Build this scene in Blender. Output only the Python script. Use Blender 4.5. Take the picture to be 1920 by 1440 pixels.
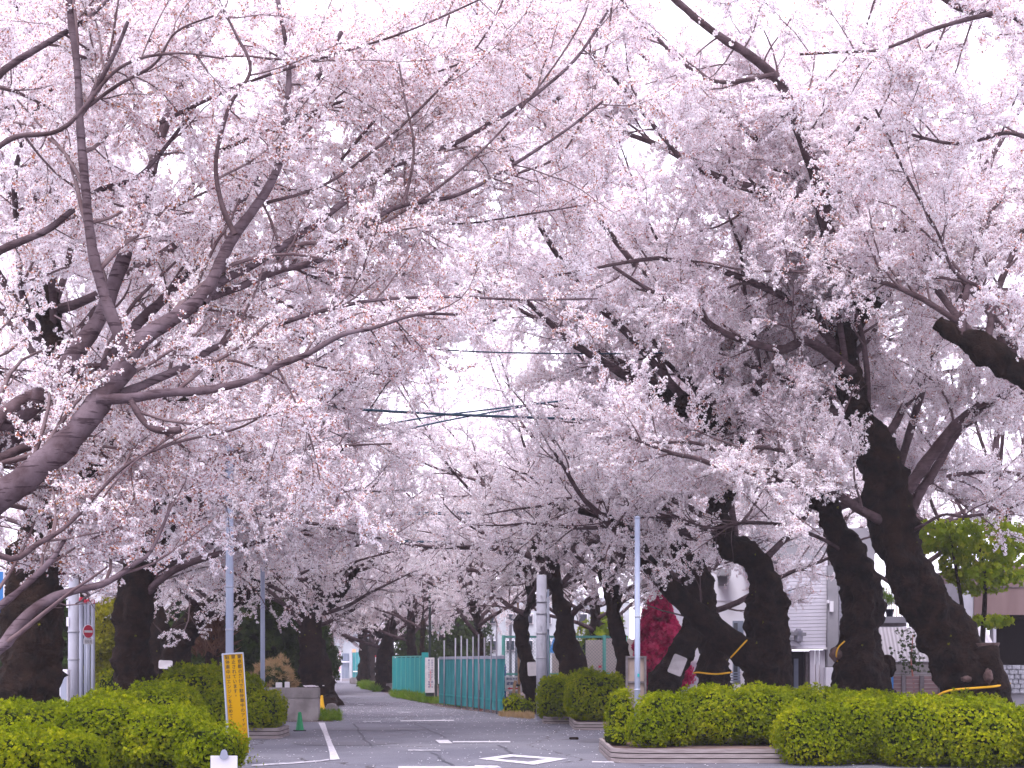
import bpy, bmesh, math, random
import numpy as np
from mathutils import Vector, Matrix, noise

for o in list(bpy.data.objects): bpy.data.objects.remove(o)
S = bpy.context.scene
C = S.collection
# ------------------------------------------------------------------ camera, sky, sun, exposure
F, HZ, EYE = 2600.0, 1242.0, 1.6                     # focal length in photo pixels, horizon row, eye height
cam = bpy.data.cameras.new('camera'); camo = bpy.data.objects.new('camera', cam); C.objects.link(camo)
camo.location = (0, 0, EYE); camo.rotation_euler = (math.radians(90), 0, 0)
cam.sensor_width = 36; cam.lens = F / 1920 * 36; cam.shift_y = (HZ - 720) / 1920
cam.clip_start = 0.5; cam.clip_end = 2000
S.camera = camo
W = bpy.data.worlds.new('World'); S.world = W; W.use_nodes = True
nt = W.node_tree; nt.nodes.clear()
sky = nt.nodes.new('ShaderNodeTexSky'); sky.sky_type = 'NISHITA'; sky.sun_disc = False
SUN_EL, SUN_ROT = math.radians(58), math.radians(200)
sky.sun_elevation = SUN_EL; sky.sun_rotation = SUN_ROT; sky.air_density = 1.0; sky.dust_density = 3
mix = nt.nodes.new('ShaderNodeMixRGB'); mix.inputs[0].default_value = 0.93
mix.inputs[2].default_value = (9.2, 8.75, 10.6, 1)   # closed bright cloud cover
bg = nt.nodes.new('ShaderNodeBackground'); bg.inputs[1].default_value = 0.1
wo = nt.nodes.new('ShaderNodeOutputWorld')
nt.links.new(sky.outputs[0], mix.inputs[1]); nt.links.new(mix.outputs[0], bg.inputs[0]); nt.links.new(bg.outputs[0], wo.inputs[0])
sl = bpy.data.lights.new('sun', 'SUN'); sl.energy = 1.5; sl.angle = math.radians(24); sl.color = (1, .95, .985)
so = bpy.data.objects.new('sun', sl); C.objects.link(so)
so.rotation_euler = (math.radians(90) - SUN_EL, 0, math.pi - SUN_ROT)
S.view_settings.view_transform = 'Standard'; S.view_settings.look = 'None'
S.view_settings.exposure = 1.48; S.view_settings.gamma = 1.0; S.view_settings.use_curve_mapping = False
S.cycles.max_bounces = 14; S.cycles.diffuse_bounces = 11; S.cycles.transmission_bounces = 11
S.cycles.volume_bounces = 0; S.cycles.glossy_bounces = 2
HAZE = 0.0007

# ------------------------------------------------------------------ helpers
def P(px, py, d): return Vector(((px - 960) * d / F, d, EYE + (HZ - py) * d / F))
def G(px, py, z=0.0):
    d = (EYE - z) * F / (py - HZ); return Vector(((px - 960) * d / F, d, z))
def tag(o, label=None, cat=None, group=None, kind=None):
    if label: o['label'] = label
    if cat: o['category'] = cat
    if group: o['group'] = group
    if kind: o['kind'] = kind
    return o
def empty(name, loc, label, cat, group=None):
    o = bpy.data.objects.new(name, None); C.objects.link(o); o.location = loc; o.empty_display_size = .2
    return tag(o, label, cat, group)
def link(name, me, mats, parent=None, smooth=False):
    """mesh data are in world coordinates; parented objects are moved back by the parent's place"""
    o = bpy.data.objects.new(name, me); C.objects.link(o)
    if not me.materials:
        for m in (mats if isinstance(mats, (list, tuple)) else [mats]): me.materials.append(m)
    if smooth: me.polygons.foreach_set('use_smooth', [True] * len(me.polygons))
    if parent is not None:
        o.parent = parent
        q = parent; off = Vector((0, 0, 0))
        while q is not None: off += q.location; q = q.parent
        me.transform(Matrix.Translation(-off))
    return o
def recentre(o):
    """put the origin of a one-mesh thing at its base"""
    me = o.data; n = len(me.vertices); a = np.empty(n * 3); me.vertices.foreach_get('co', a); a = a.reshape(-1, 3)
    c = Vector(((a[:, 0].min() + a[:, 0].max()) / 2, (a[:, 1].min() + a[:, 1].max()) / 2, a[:, 2].min()))
    me.transform(Matrix.Translation(-c)); o.location = c
    return o
def np_mesh(name, V, Fq, mi=None):
    """V (n,3), Fq (m,k)"""
    me = bpy.data.meshes.new(name); V = np.asarray(V, dtype=np.float32); Fq = np.asarray(Fq, dtype=np.int32)
    me.vertices.add(len(V)); me.vertices.foreach_set('co', V.ravel())
    m, k = Fq.shape
    me.loops.add(m * k); me.loops.foreach_set('vertex_index', Fq.ravel())
    me.polygons.add(m); me.polygons.foreach_set('loop_start', np.arange(0, m * k, k)); me.polygons.foreach_set('loop_total', np.full(m, k))
    if mi is not None: me.polygons.foreach_set('material_index', np.asarray(mi, dtype=np.int32))
    me.update(calc_edges=True)
    return me
class MB:
    """collects simple solids (world coordinates) into one mesh"""
    def __init__(s): s.v = []; s.f = []; s.m = []
    def add(s, vs, fs, m=0):
        b = len(s.v); s.v += [tuple(v) for v in vs]; s.f += [tuple(b + i for i in f) for f in fs]; s.m += [m] * len(fs); return s
    def box(s, c, size, rz=0, m=0, tilt=0):
        R = Matrix.Rotation(rz, 3, 'Z') @ Matrix.Rotation(tilt, 3, 'Y'); c = Vector(c)
        x, y, z = [q / 2 for q in size]
        vs = [c + R @ Vector((a * x, b * y, e * z)) for a in (-1, 1) for b in (-1, 1) for e in (-1, 1)]
        return s.add(vs, [(0, 1, 3, 2), (4, 6, 7, 5), (0, 4, 5, 1), (2, 3, 7, 6), (0, 2, 6, 4), (1, 5, 7, 3)], m)
    def tube(s, pts, r, k=8, m=0, caps=True):
        pts = [Vector(p) for p in pts]; rs = r if isinstance(r, (list, tuple)) else [r] * len(pts)
        ref = (pts[-1] - pts[0]).normalized(); ref = Vector((0, 0, 1)) if abs(ref.z) < .8 else Vector((1, 0, 0))
        vs = []
        for i, p in enumerate(pts):
            t = (pts[min(i + 1, len(pts) - 1)] - pts[max(i - 1, 0)]).normalized()
            u = t.cross(ref).normalized(); w = t.cross(u)
            vs += [p + (u * math.cos(a) + w * math.sin(a)) * rs[i] for a in [2 * math.pi * j / k for j in range(k)]]
        fs = [(i * k + j, i * k + (j + 1) % k, (i + 1) * k + (j + 1) % k, (i + 1) * k + j) for i in range(len(pts) - 1) for j in range(k)]
        if caps: fs += [tuple(range(k - 1, -1, -1)), tuple(range((len(pts) - 1) * k, len(pts) * k))]
        return s.add(vs, fs, m)
    def poly(s, pts, m=0): return s.add(pts, [tuple(range(len(pts)))], m)
    def prism(s, pts, h, m=0):
        """flat outline pts (ccw from above) raised by h"""
        n = len(pts); vs = [Vector(p) for p in pts] + [Vector(p) + Vector((0, 0, h)) for p in pts]
        return s.add(vs, [tuple(range(n - 1, -1, -1)), tuple(range(n, 2 * n))] + [(i, (i + 1) % n, n + (i + 1) % n, n + i) for i in range(n)], m)
    def build(s, name, mats, parent=None, smooth=False, bevel=0):
        me = bpy.data.meshes.new(name); me.from_pydata(s.v, [], s.f); me.polygons.foreach_set('material_index', s.m); me.update()
        if bevel:
            bm = bmesh.new(); bm.from_mesh(me)
            bmesh.ops.bevel(bm, geom=[e for e in bm.edges if len(e.link_faces) == 2 and e.calc_face_angle(0) > .6], offset=bevel, segments=2, affect='EDGES', clamp_overlap=True)
            bm.to_mesh(me); bm.free()
        return link(name, me, mats, parent, smooth)
# ------------------------------------------------------------------ materials
def mat(name, col, rough=.8, col2=None, scale=8., detail=6, bump=0., bscale=None, stretch=(1, 1, 1), metallic=0, ramp=(.35, .65), spec=.3):
    m = bpy.data.materials.new(name); m.use_nodes = True; t = m.node_tree; b = t.nodes['Principled BSDF']
    b.inputs['Roughness'].default_value = rough; b.inputs['Metallic'].default_value = metallic; b.inputs['Specular IOR Level'].default_value = spec
    b.inputs['Base Color'].default_value = (*col, 1)
    tc = t.nodes.new('ShaderNodeTexCoord'); mp = t.nodes.new('ShaderNodeMapping'); mp.inputs['Scale'].default_value = stretch
    t.links.new(tc.outputs['Object'], mp.inputs[0])
    if col2:
        n = t.nodes.new('ShaderNodeTexNoise'); n.inputs['Scale'].default_value = scale; n.inputs['Detail'].default_value = detail
        t.links.new(mp.outputs[0], n.inputs['Vector'])
        r = t.nodes.new('ShaderNodeValToRGB'); r.color_ramp.elements[0].position = ramp[0]; r.color_ramp.elements[1].position = ramp[1]
        r.color_ramp.elements[0].color = (*col, 1); r.color_ramp.elements[1].color = (*col2, 1)
        t.links.new(n.outputs[0], r.inputs[0]); t.links.new(r.outputs[0], b.inputs['Base Color'])
    if bump:
        n2 = t.nodes.new('ShaderNodeTexNoise'); n2.inputs['Scale'].default_value = bscale or scale * 3; n2.inputs['Detail'].default_value = 5
        t.links.new(mp.outputs[0], n2.inputs['Vector'])
        bp = t.nodes.new('ShaderNodeBump'); bp.inputs['Strength'].default_value = 1; bp.inputs['Distance'].default_value = bump
        t.links.new(n2.outputs[0], bp.inputs['Height']); t.links.new(bp.outputs[0], b.inputs['Normal'])
    return m
def leaf_mat(name, cols, trans=.35, seed_scale=1.0):
    """thin leaf or petal: diffuse + translucent, colour varies from instance to instance and from place to place"""
    m = bpy.data.materials.new(name); m.use_nodes = True; t = m.node_tree; t.nodes.clear()
    out = t.nodes.new('ShaderNodeOutputMaterial'); d = t.nodes.new('ShaderNodeBsdfDiffuse'); tr = t.nodes.new('ShaderNodeBsdfTranslucent')
    mx = t.nodes.new('ShaderNodeMixShader'); mx.inputs[0].default_value = trans
    oi = t.nodes.new('ShaderNodeObjectInfo'); r = t.nodes.new('ShaderNodeValToRGB')
    geo = t.nodes.new('ShaderNodeNewGeometry'); n = t.nodes.new('ShaderNodeTexNoise'); n.inputs['Scale'].default_value = seed_scale; n.inputs['Detail'].default_value = 2
    t.links.new(geo.outputs['Position'], n.inputs['Vector'])
    a = t.nodes.new('ShaderNodeMath'); a.operation = 'MULTIPLY_ADD'; a.inputs[1].default_value = .55
    s2 = t.nodes.new('ShaderNodeMath'); s2.operation = 'MULTIPLY_ADD'; s2.inputs[1].default_value = 1.1; s2.inputs[2].default_value = -.33
    t.links.new(oi.outputs['Random'], a.inputs[0]); t.links.new(n.outputs[0], s2.inputs[0]); t.links.new(s2.outputs[0], a.inputs[2])
    t.links.new(a.outputs[0], r.inputs[0])
    e = r.color_ramp.elements
    while len(e) < len(cols): e.new(.5)
    for i, c in enumerate(cols): e[i].position = i / (len(cols) - 1); e[i].color = (*c, 1)
    for q in (d, tr): t.links.new(r.outputs[0], q.inputs[0])
    t.links.new(d.outputs[0], mx.inputs[1]); t.links.new(tr.outputs[0], mx.inputs[2]); t.links.new(mx.outputs[0], out.inputs[0])
    return m
M = {}
M['petal'] = leaf_mat('petal', [(.94, .90, .935), (.955, .93, .955), (.965, .95, .97)], .5)
M['petal_far'] = M['petal']
M['calyx'] = leaf_mat('calyx', [(.34, .07, .09), (.46, .14, .13)], .1)
M['bud'] = leaf_mat('bud', [(.62, .22, .30), (.70, .34, .40)], .2)
M['copper'] = leaf_mat('copper leaf', [(.52, .15, .08), (.60, .24, .09), (.46, .26, .06)], .3)
M['green_shoot'] = leaf_mat('green shoot', [(.30, .30, .02), (.42, .36, .03)], .35)
M['twig'] = mat('twig bark', (.085, .05, .055), .8, (.15, .105, .11), 6)
def bark(name, dark, light, lent, disp=.02):
    m = bpy.data.materials.new(name); m.use_nodes = True; t = m.node_tree; b = t.nodes['Principled BSDF']
    b.inputs['Roughness'].default_value = .85; b.inputs['Specular IOR Level'].default_value = .12
    tc = t.nodes.new('ShaderNodeTexCoord')
    n = t.nodes.new('ShaderNodeTexNoise'); n.inputs['Scale'].default_value = 3.5; n.inputs['Detail'].default_value = 10; n.inputs['Roughness'].default_value = .65
    t.links.new(tc.outputs['Object'], n.inputs['Vector'])
    r = t.nodes.new('ShaderNodeValToRGB'); r.color_ramp.elements[0].position = .38; r.color_ramp.elements[1].position = .68
    r.color_ramp.elements[0].color = (*dark, 1); r.color_ramp.elements[1].color = (*light, 1)
    t.links.new(n.outputs[0], r.inputs[0])
    mp = t.nodes.new('ShaderNodeMapping'); mp.inputs['Scale'].default_value = (1.2, 1.2, 9); t.links.new(tc.outputs['Object'], mp.inputs[0])
    n2 = t.nodes.new('ShaderNodeTexNoise'); n2.inputs['Scale'].default_value = 4; n2.inputs['Detail'].default_value = 4; t.links.new(mp.outputs[0], n2.inputs['Vector'])
    r2 = t.nodes.new('ShaderNodeValToRGB'); r2.color_ramp.elements[0].position = .56; r2.color_ramp.elements[1].position = .62
    t.links.new(n2.outputs[0], r2.inputs[0])
    mx = t.nodes.new('ShaderNodeMixRGB'); mx.inputs[2].default_value = (dark[0] * .5, dark[1] * .45, dark[2] * .5, 1)
    ml = t.nodes.new('ShaderNodeMath'); ml.operation = 'MULTIPLY'; ml.inputs[1].default_value = lent
    t.links.new(r2.outputs[0], ml.inputs[0]); t.links.new(ml.outputs[0], mx.inputs[0]); t.links.new(r.outputs[0], mx.inputs[1]); t.links.new(mx.outputs[0], b.inputs['Base Color'])
    n3 = t.nodes.new('ShaderNodeTexNoise'); n3.inputs['Scale'].default_value = 14; n3.inputs['Detail'].default_value = 8; n3.inputs['Roughness'].default_value = .7
    t.links.new(tc.outputs['Object'], n3.inputs['Vector'])
    bp = t.nodes.new('ShaderNodeBump'); bp.inputs['Distance'].default_value = disp; bp.inputs['Strength'].default_value = 1
    t.links.new(n3.outputs[0], bp.inputs['Height']); t.links.new(bp.outputs[0], b.inputs['Normal'])
    return m
M['old_bark'] = bark('old cherry bark', (.0050, .0024, .0014), (.036, .0185, .0115), .3, .12)
M['young_bark'] = bark('young cherry bark', (.060, .038, .043), (.145, .108, .125), .85, .012)
M['mid_bark'] = bark('branch bark', (.05, .03, .032), (.13, .09, .10), .5, .012)
M['cut_wood'] = mat('cut wood', (.13, .08, .075), .9, (.06, .035, .03), 9)
M['azalea'] = leaf_mat('azalea leaf', [(.06, .095, .003), (.225, .285, .006), (.47, .47, .014)], .45, 1.3)
M['azalea_core'] = mat('dark hedge core', (.008, .012, .002), .95, (.018, .03, .004), 20, bump=.03, spec=.05)  # near-black green stands in for the shade deep between the leaves
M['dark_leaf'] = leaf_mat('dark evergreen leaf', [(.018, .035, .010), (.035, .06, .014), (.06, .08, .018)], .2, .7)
M['yellow_leaf'] = leaf_mat('podocarpus leaf', [(.08, .09, .008), (.19, .19, .015), (.28, .26, .02)], .3, .8)
M['maple_red'] = leaf_mat('red maple leaf', [(.30, .010, .07), (.68, .03, .17), (.80, .12, .28)], .45, 2.2)
M['maple_green'] = leaf_mat('green maple leaf', [(.10, .16, .01), (.22, .30, .02), (.40, .40, .03)], .4, .8)
M['dry'] = leaf_mat('dry grass', [(.30, .20, .10), (.38, .27, .15)], .2)
M['grass'] = leaf_mat('grass blade', [(.07, .16, .01), (.16, .27, .02), (.26, .30, .05)], .3)
M['palm_dry'] = leaf_mat('dead palm leaf', [(.10, .05, .035), (.22, .12, .08)], .1)
M['concrete'] = mat('weathered concrete', (.20, .18, .18), .9, (.34, .31, .31), 2.2, bump=.01, bscale=30)
M['planter'] = mat('planter wood', (.20, .165, .165), .85, (.29, .25, .25), 5, stretch=(.6, .6, 6), bump=.004)
M['galv'] = mat('galvanised steel', (.30, .32, .40), .6, (.40, .42, .50), 3, stretch=(1, 1, .3), metallic=.2)
M['pole_blue'] = mat('pale blue pole paint', (.29, .33, .44), .5, (.36, .41, .53), 2)
M['white'] = mat('white paint', (.72, .70, .76), .6, (.80, .78, .82), 3)
M['offwhite'] = mat('off white board', (.62, .58, .60), .6, (.72, .68, .70), 6)
M['yellow'] = mat('yellow sign face', (.37, .20, .001), .7, (.40, .22, .001), 3, spec=.1)
M['black'] = mat('black print', (.012, .010, .012), .6)
M['blueprint'] = mat('blue print', (.05, .07, .22), .6)
M['redprint'] = mat('red print', (.60, .02, .06), .6)
M['steelgrey'] = mat('grey steel frame', (.30, .30, .34), .5, (.36, .36, .40), 8, metallic=.3)
M['brownframe'] = mat('weathered sign frame', (.10, .085, .09), .8, (.15, .13, .14), 12)
M['boardback'] = mat('board back', (.24, .185, .16), .85, (.30, .24, .21), 6)
M['green'] = mat('green cone plastic', (.02, .27, .10), .45)
M['yellowcone'] = mat('yellow cone plastic', (.75, .42, .02), .5)
M['rubber'] = mat('dark rubber', (.03, .04, .04), .8)
M['teal'] = mat('teal sheet metal', (.010, .24, .25), .6, (.02, .30, .30), 1.2, stretch=(2, 2, .4))
M['teal_worn'] = mat('worn teal screen', (.012, .17, .19), .8, (.05, .28, .29), 2.2, stretch=(2, 2, .6), detail=9)
M['mint'] = mat('mint frame paint', (.10, .38, .33), .6, (.14, .42, .36), 5)
M['mesh_green'] = mat('green net wire', (.03, .14, .14), .7)
M['pipe'] = mat('grey pipe', (.26, .26, .32), .6, (.34, .32, .36), 4)
M['rustpost'] = mat('red brown post', (.30, .10, .075), .7, (.36, .14, .10), 9)
M['bamboo'] = mat('stake wood', (.42, .25, .15), .8, (.50, .32, .20), 10)
M['cable'] = mat('cable sheath', (.022, .055, .09), .7)
M['rope'] = mat('yellow rope', (.80, .42, .02), .7)
M['siding'] = mat('white siding', (.60, .58, .66), .6, (.66, .64, .71), 1.5)
M['plaster'] = mat('white plaster', (.68, .67, .75), .8, (.74, .73, .80), 1.2)
M['wallgrey'] = mat('grey wall', (.24, .235, .26), .8, (.29, .28, .31), 2)
M['tilegrey'] = mat('grey tile wall', (.33, .32, .37), .7, (.38, .37, .42), 3)
M['glass_dark'] = mat('dark window glass', (.03, .035, .05), .15, spec=.6)
M['bluegrey'] = mat('blue grey shutter', (.16, .19, .26), .5, (.20, .23, .30), 3)
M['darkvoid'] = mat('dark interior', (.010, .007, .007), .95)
M['brown_wall'] = mat('mauve brown wall', (.13, .085, .085), .85, (.17, .115, .115), 1.2, stretch=(3, 3, .3))
M['terracotta'] = mat('red clay pot', (.33, .055, .04), .8)
M['navy'] = mat('dark plastic pot', (.02, .025, .05), .5)
M['slatwood'] = mat('red brown fence slat', (.13, .075, .075), .8, (.22, .14, .14), 5, stretch=(.5, 1, 4))
M['bluepaint'] = mat('blue paint', (.03, .16, .42), .5)
M['block'] = mat('rough stone block', (.26, .26, .29), .9, (.42, .42, .46), 8, bump=.03)
M['orange'] = mat('orange banner', (.85, .36, .20), .7, (.90, .50, .30), 3)
M['far_wall'] = mat('far grey wall', (.34, .36, .40), .8, (.40, .42, .46), 2)
M['redpaint'] = mat('red paint', (.55, .02, .06), .45)
M['beige'] = mat('beige hoarding', (.44, .38, .36), .8, (.50, .44, .42), 1.5)
m = mat('corrugated sheet', (.62, .58, .60), .6, (.45, .16, .10), 1.6, stretch=(1, 1, .35), ramp=(.60, .72)); M['corrug'] = m
def asphalt(name, c1, c2):
    m = bpy.data.materials.new(name); m.use_nodes = True; t = m.node_tree; b = t.nodes['Principled BSDF']; b.inputs['Roughness'].default_value = .85; b.inputs['Specular IOR Level'].default_value = .3
    tc = t.nodes.new('ShaderNodeTexCoord')
    n = t.nodes.new('ShaderNodeTexNoise'); n.inputs['Scale'].default_value = .35; n.inputs['Detail'].default_value = 8; n.inputs['Roughness'].default_value = .6
    n2 = t.nodes.new('ShaderNodeTexNoise'); n2.inputs['Scale'].default_value = 60; n2.inputs['Detail'].default_value = 3
    r = t.nodes.new('ShaderNodeValToRGB'); r.color_ramp.elements[0].position = .35; r.color_ramp.elements[1].position = .65
    r.color_ramp.elements[0].color = (*c1, 1); r.color_ramp.elements[1].color = (*c2, 1)
    r2 = t.nodes.new('ShaderNodeValToRGB'); r2.color_ramp.elements[0].color = (.62, .62, .62, 1); r2.color_ramp.elements[1].color = (1.35, 1.35, 1.35, 1)
    r2.color_ramp.elements[0].position = .3; r2.color_ramp.elements[1].position = .7
    mx = t.nodes.new('ShaderNodeMixRGB'); mx.blend_type = 'MULTIPLY'; mx.inputs[0].default_value = 1
    for q in (n, n2): t.links.new(tc.outputs['Object'], q.inputs['Vector'])
    t.links.new(n.outputs[0], r.inputs[0]); t.links.new(n2.outputs[0], r2.inputs[0]); t.links.new(r.outputs[0], mx.inputs[1]); t.links.new(r2.outputs[0], mx.inputs[2])
    v = t.nodes.new('ShaderNodeTexVoronoi'); v.feature = 'DISTANCE_TO_EDGE'; v.inputs['Scale'].default_value = .22
    nz = t.nodes.new('ShaderNodeTexNoise'); nz.inputs['Scale'].default_value = 1.2; nz.inputs['Detail'].default_value = 6
    ad = t.nodes.new('ShaderNodeMixRGB'); ad.blend_type = 'ADD'; ad.inputs[0].default_value = .9
    t.links.new(tc.outputs['Object'], nz.inputs['Vector']); t.links.new(tc.outputs['Object'], ad.inputs[1]); t.links.new(nz.outputs['Color'], ad.inputs[2]); t.links.new(ad.outputs[0], v.inputs['Vector'])
    lt = t.nodes.new('ShaderNodeMath'); lt.operation = 'LESS_THAN'; lt.inputs[1].default_value = .0035; t.links.new(v.outputs['Distance'], lt.inputs[0])
    k = t.nodes.new('ShaderNodeMixRGB'); k.inputs[2].default_value = (.05, .045, .05, 1); t.links.new(lt.outputs[0], k.inputs[0]); t.links.new(mx.outputs[0], k.inputs[1])
    t.links.new(k.outputs[0], b.inputs['Base Color'])
    bp = t.nodes.new('ShaderNodeBump'); bp.inputs['Distance'].default_value = .006; t.links.new(n2.outputs[0], bp.inputs['Height']); t.links.new(bp.outputs[0], b.inputs['Normal'])
    return m
M['asphalt'] = asphalt('car park asphalt', (.115, .115, .145), (.180, .178, .208))
M['path'] = asphalt('path asphalt', (.155, .15, .18), (.195, .185, .215))
M['soil'] = mat('soil', (.075, .045, .04), .95, (.17, .115, .10), 1.6, bump=.03)
M['marking'] = mat('road paint', (.60, .58, .62), .7, (.34, .33, .37), 14, ramp=(.45, .72))
M['worn_marking'] = mat('worn road paint', (.22, .22, .25), .8, (.52, .50, .55), 10, ramp=(.40, .6))

# ------------------------------------------------------------------ scattering through geometry nodes (only for stuff: blossom, leaves)
def node_group(name, coll):
    g = bpy.data.node_groups.new(name, 'GeometryNodeTree')
    g.interface.new_socket('Geometry', in_out='INPUT', socket_type='NodeSocketGeometry'); g.interface.new_socket('Geometry', in_out='OUTPUT', socket_type='NodeSocketGeometry')
    gi = g.nodes.new('NodeGroupInput'); go = g.nodes.new('NodeGroupOutput')
    ip = g.nodes.new('GeometryNodeInstanceOnPoints'); ci = g.nodes.new('GeometryNodeCollectionInfo'); ci.inputs['Collection'].default_value = coll
    ci.inputs['Separate Children'].default_value = True; ci.inputs['Reset Children'].default_value = True
    ip.inputs['Pick Instance'].default_value = True
    def att(n, ty):
        a = g.nodes.new('GeometryNodeInputNamedAttribute'); a.data_type = ty; a.inputs['Name'].default_value = n; return a
    ai, ar, asc = att('idx', 'INT'), att('rot', 'FLOAT_VECTOR'), att('scl', 'FLOAT')
    e2r = g.nodes.new('FunctionNodeEulerToRotation')
    L = g.links.new
    L(gi.outputs[0], ip.inputs['Points']); L(ci.outputs[0], ip.inputs['Instance']); L(ai.outputs[0], ip.inputs['Instance Index'])
    L(ar.outputs[0], e2r.inputs[0]); L(e2r.outputs[0], ip.inputs['Rotation']); L(asc.outputs[0], ip.inputs['Scale']); L(ip.outputs[0], go.inputs[0])
    return g
def scatter(name, pts, dirs, scl, coll_name, parent, rng, kind='stuff'):
    pts = np.asarray(pts, dtype=np.float32); n = len(pts)
    g, nvar = GROUPS[coll_name]
    off = Vector((0, 0, 0)); q = parent
    while q is not None: off += q.location; q = q.parent
    me = bpy.data.meshes.new(name); me.vertices.add(n); me.vertices.foreach_set('co', (pts - np.array(off, dtype=np.float32)).ravel())
    d = dirs / (np.linalg.norm(dirs, axis=1, keepdims=True) + 1e-9)
    rot = np.stack([rng.uniform(0, 6.283, n), -np.arcsin(np.clip(d[:, 2], -1, 1)), np.arctan2(d[:, 1], d[:, 0])], 1).astype(np.float32)
    a = me.attributes.new('rot', 'FLOAT_VECTOR', 'POINT'); a.data.foreach_set('vector', rot.ravel())
    a = me.attributes.new('scl', 'FLOAT', 'POINT'); a.data.foreach_set('value', np.asarray(scl, dtype=np.float32))
    a = me.attributes.new('idx', 'INT', 'POINT'); a.data.foreach_set('value', rng.integers(0, nvar, n).astype(np.int32))
    o = bpy.data.objects.new(name, me); C.objects.link(o); o.parent = parent
    md = o.modifiers.new('scatter', 'NODES'); md.node_group = g
    o['kind'] = kind
    return o
GROUPS = {}
def make_kind(cname, meshes):
    c = bpy.data.collections.new(cname)
    for i, me in enumerate(meshes): c.objects.link(bpy.data.objects.new('%s_piece' % cname, me))
    GROUPS[cname] = (node_group(cname, c), len(meshes))
def unit(v): return v / (np.linalg.norm(v) + 1e-9)
def perp(n, r):
    a = unit(np.cross(n, r.normal(size=3))); return a, np.cross(n, a)
def sprig(seed, length, ncl, nfl, buds, leaves, fr=.019, bloom=1., sprd=.046):
    """a flowering twig along +X with umbels of five-petalled blossom, buds and young leaves"""
    r = np.random.default_rng(seed); V = []; Fc = []; Mi = []
    def tri(a, b, c, m): Fc.append((a, b, c)); Mi.append(m)
    # twig
    ts = np.linspace(0, 1, 5); pts = np.stack([ts * length, .05 * length * np.sin(ts * 3 + r.uniform(0, 6)), .06 * length * np.sin(ts * 2.3 + r.uniform(0, 6))], 1); pts -= pts[0]
    b = len(V)
    for i, p in enumerate(pts):
        rr = .0045 * (1 - .75 * ts[i])
        for j in range(3): V.append(p + rr * np.array([0, math.cos(j * 2.094), math.sin(j * 2.094)]))
    for i in range(4):
        for j in range(3):
            a0, a1, b0, b1 = b + i * 3 + j, b + i * 3 + (j + 1) % 3, b + i * 3 + 3 + j, b + i * 3 + 3 + (j + 1) % 3
            tri(a0, a1, b1, 2); tri(a0, b1, b0, 2)
    for k in range(ncl):
        t = (k + r.uniform(.1, .9)) / ncl; c0 = np.array([np.interp(t, ts, pts[:, i]) for i in range(3)])
        ax = unit(np.array([.4, *r.normal(size=2)])); c = c0 + ax * r.uniform(.01, .035)
        n = int(nfl * r.uniform(.6, 1.3))
        for q in range(n):
            dirn = unit(ax * .7 + r.normal(size=3)); fc = c + dirn * sprd * r.uniform(.55, 1.1)
            if r.random() < bloom:
                nrm = unit(dirn + .35 * r.normal(size=3)); u, w = perp(nrm, r); R = fr * r.uniform(.85, 1.15); b = len(V)
                V.append(fc - nrm * R * .25)
                for s in range(10):
                    a = s * math.pi / 5; q2 = R if s % 2 == 0 else R * .62
                    V.append(fc + (u * math.cos(a) + w * math.sin(a)) * q2 + nrm * R * (.12 if s % 2 == 0 else .02))
                for s in range(10): tri(b, b + 1 + s, b + 1 + (s + 1) % 10, 0)
                if r.random() < .6:     # calyx and stalk seen from behind
                    b = len(V); bk = fc - nrm * R * .25
                    for s in range(3): V.append(bk + (u * math.cos(s * 2.09) + w * math.sin(s * 2.09)) * R * .26)
                    V.append(bk - nrm * .02)
                    for s in range(3): tri(b + s, b + (s + 1) % 3, b + 3, 1)
            else:
                u, w = perp(dirn, r); b = len(V); h = .008
                V.append(fc - dirn * h * 1.5); V.append(fc + dirn * h * 1.3)
                for s in range(4): V.append(fc + (u * math.cos(s * 1.57) + w * math.sin(s * 1.57)) * h * .62)
                for s in range(4): tri(b, b + 2 + s, b + 2 + (s + 1) % 4, 1); tri(b + 1, b + 2 + (s + 1) % 4, b + 2 + s, 3)


        for q in range(leaves if r.random() < .8 else 0):
            dirn = unit(ax + .9 * r.normal(size=3)); u, w = perp(dirn, r); L = r.uniform(.018, .034); b = len(V)
            V += [c, c + dirn * L * .5 + u * L * .22, c + dirn * L + w * L * .15, c + dirn * L * .5 - u * L * .22]
            tri(b, b + 1, b + 2, 4); tri(b, b + 2, b + 3, 4)
    me = np_mesh('sprig', np.array(V), np.array(Fc), Mi)
    return me
def finish_sprig(me, leafmat):
    for k in ('petal', 'calyx', 'twig', 'bud', leafmat): me.materials.append(M[k])
    return me
make_kind('blossom_full', [finish_sprig(sprig(10 + i, .42, 9, 11, 0, 1, bloom=.93), 'copper') for i in range(6)])
make_kind('blossom_bud', [finish_sprig(sprig(30 + i, .42, 9, 8, 0, 6, bloom=.66, sprd=.042), 'copper') for i in range(6)])
make_kind('blossom_green', [finish_sprig(sprig(50 + i, .38, 6, 8, 0, 3, bloom=.9, sprd=.045), 'green_shoot') for i in range(3)])
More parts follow.
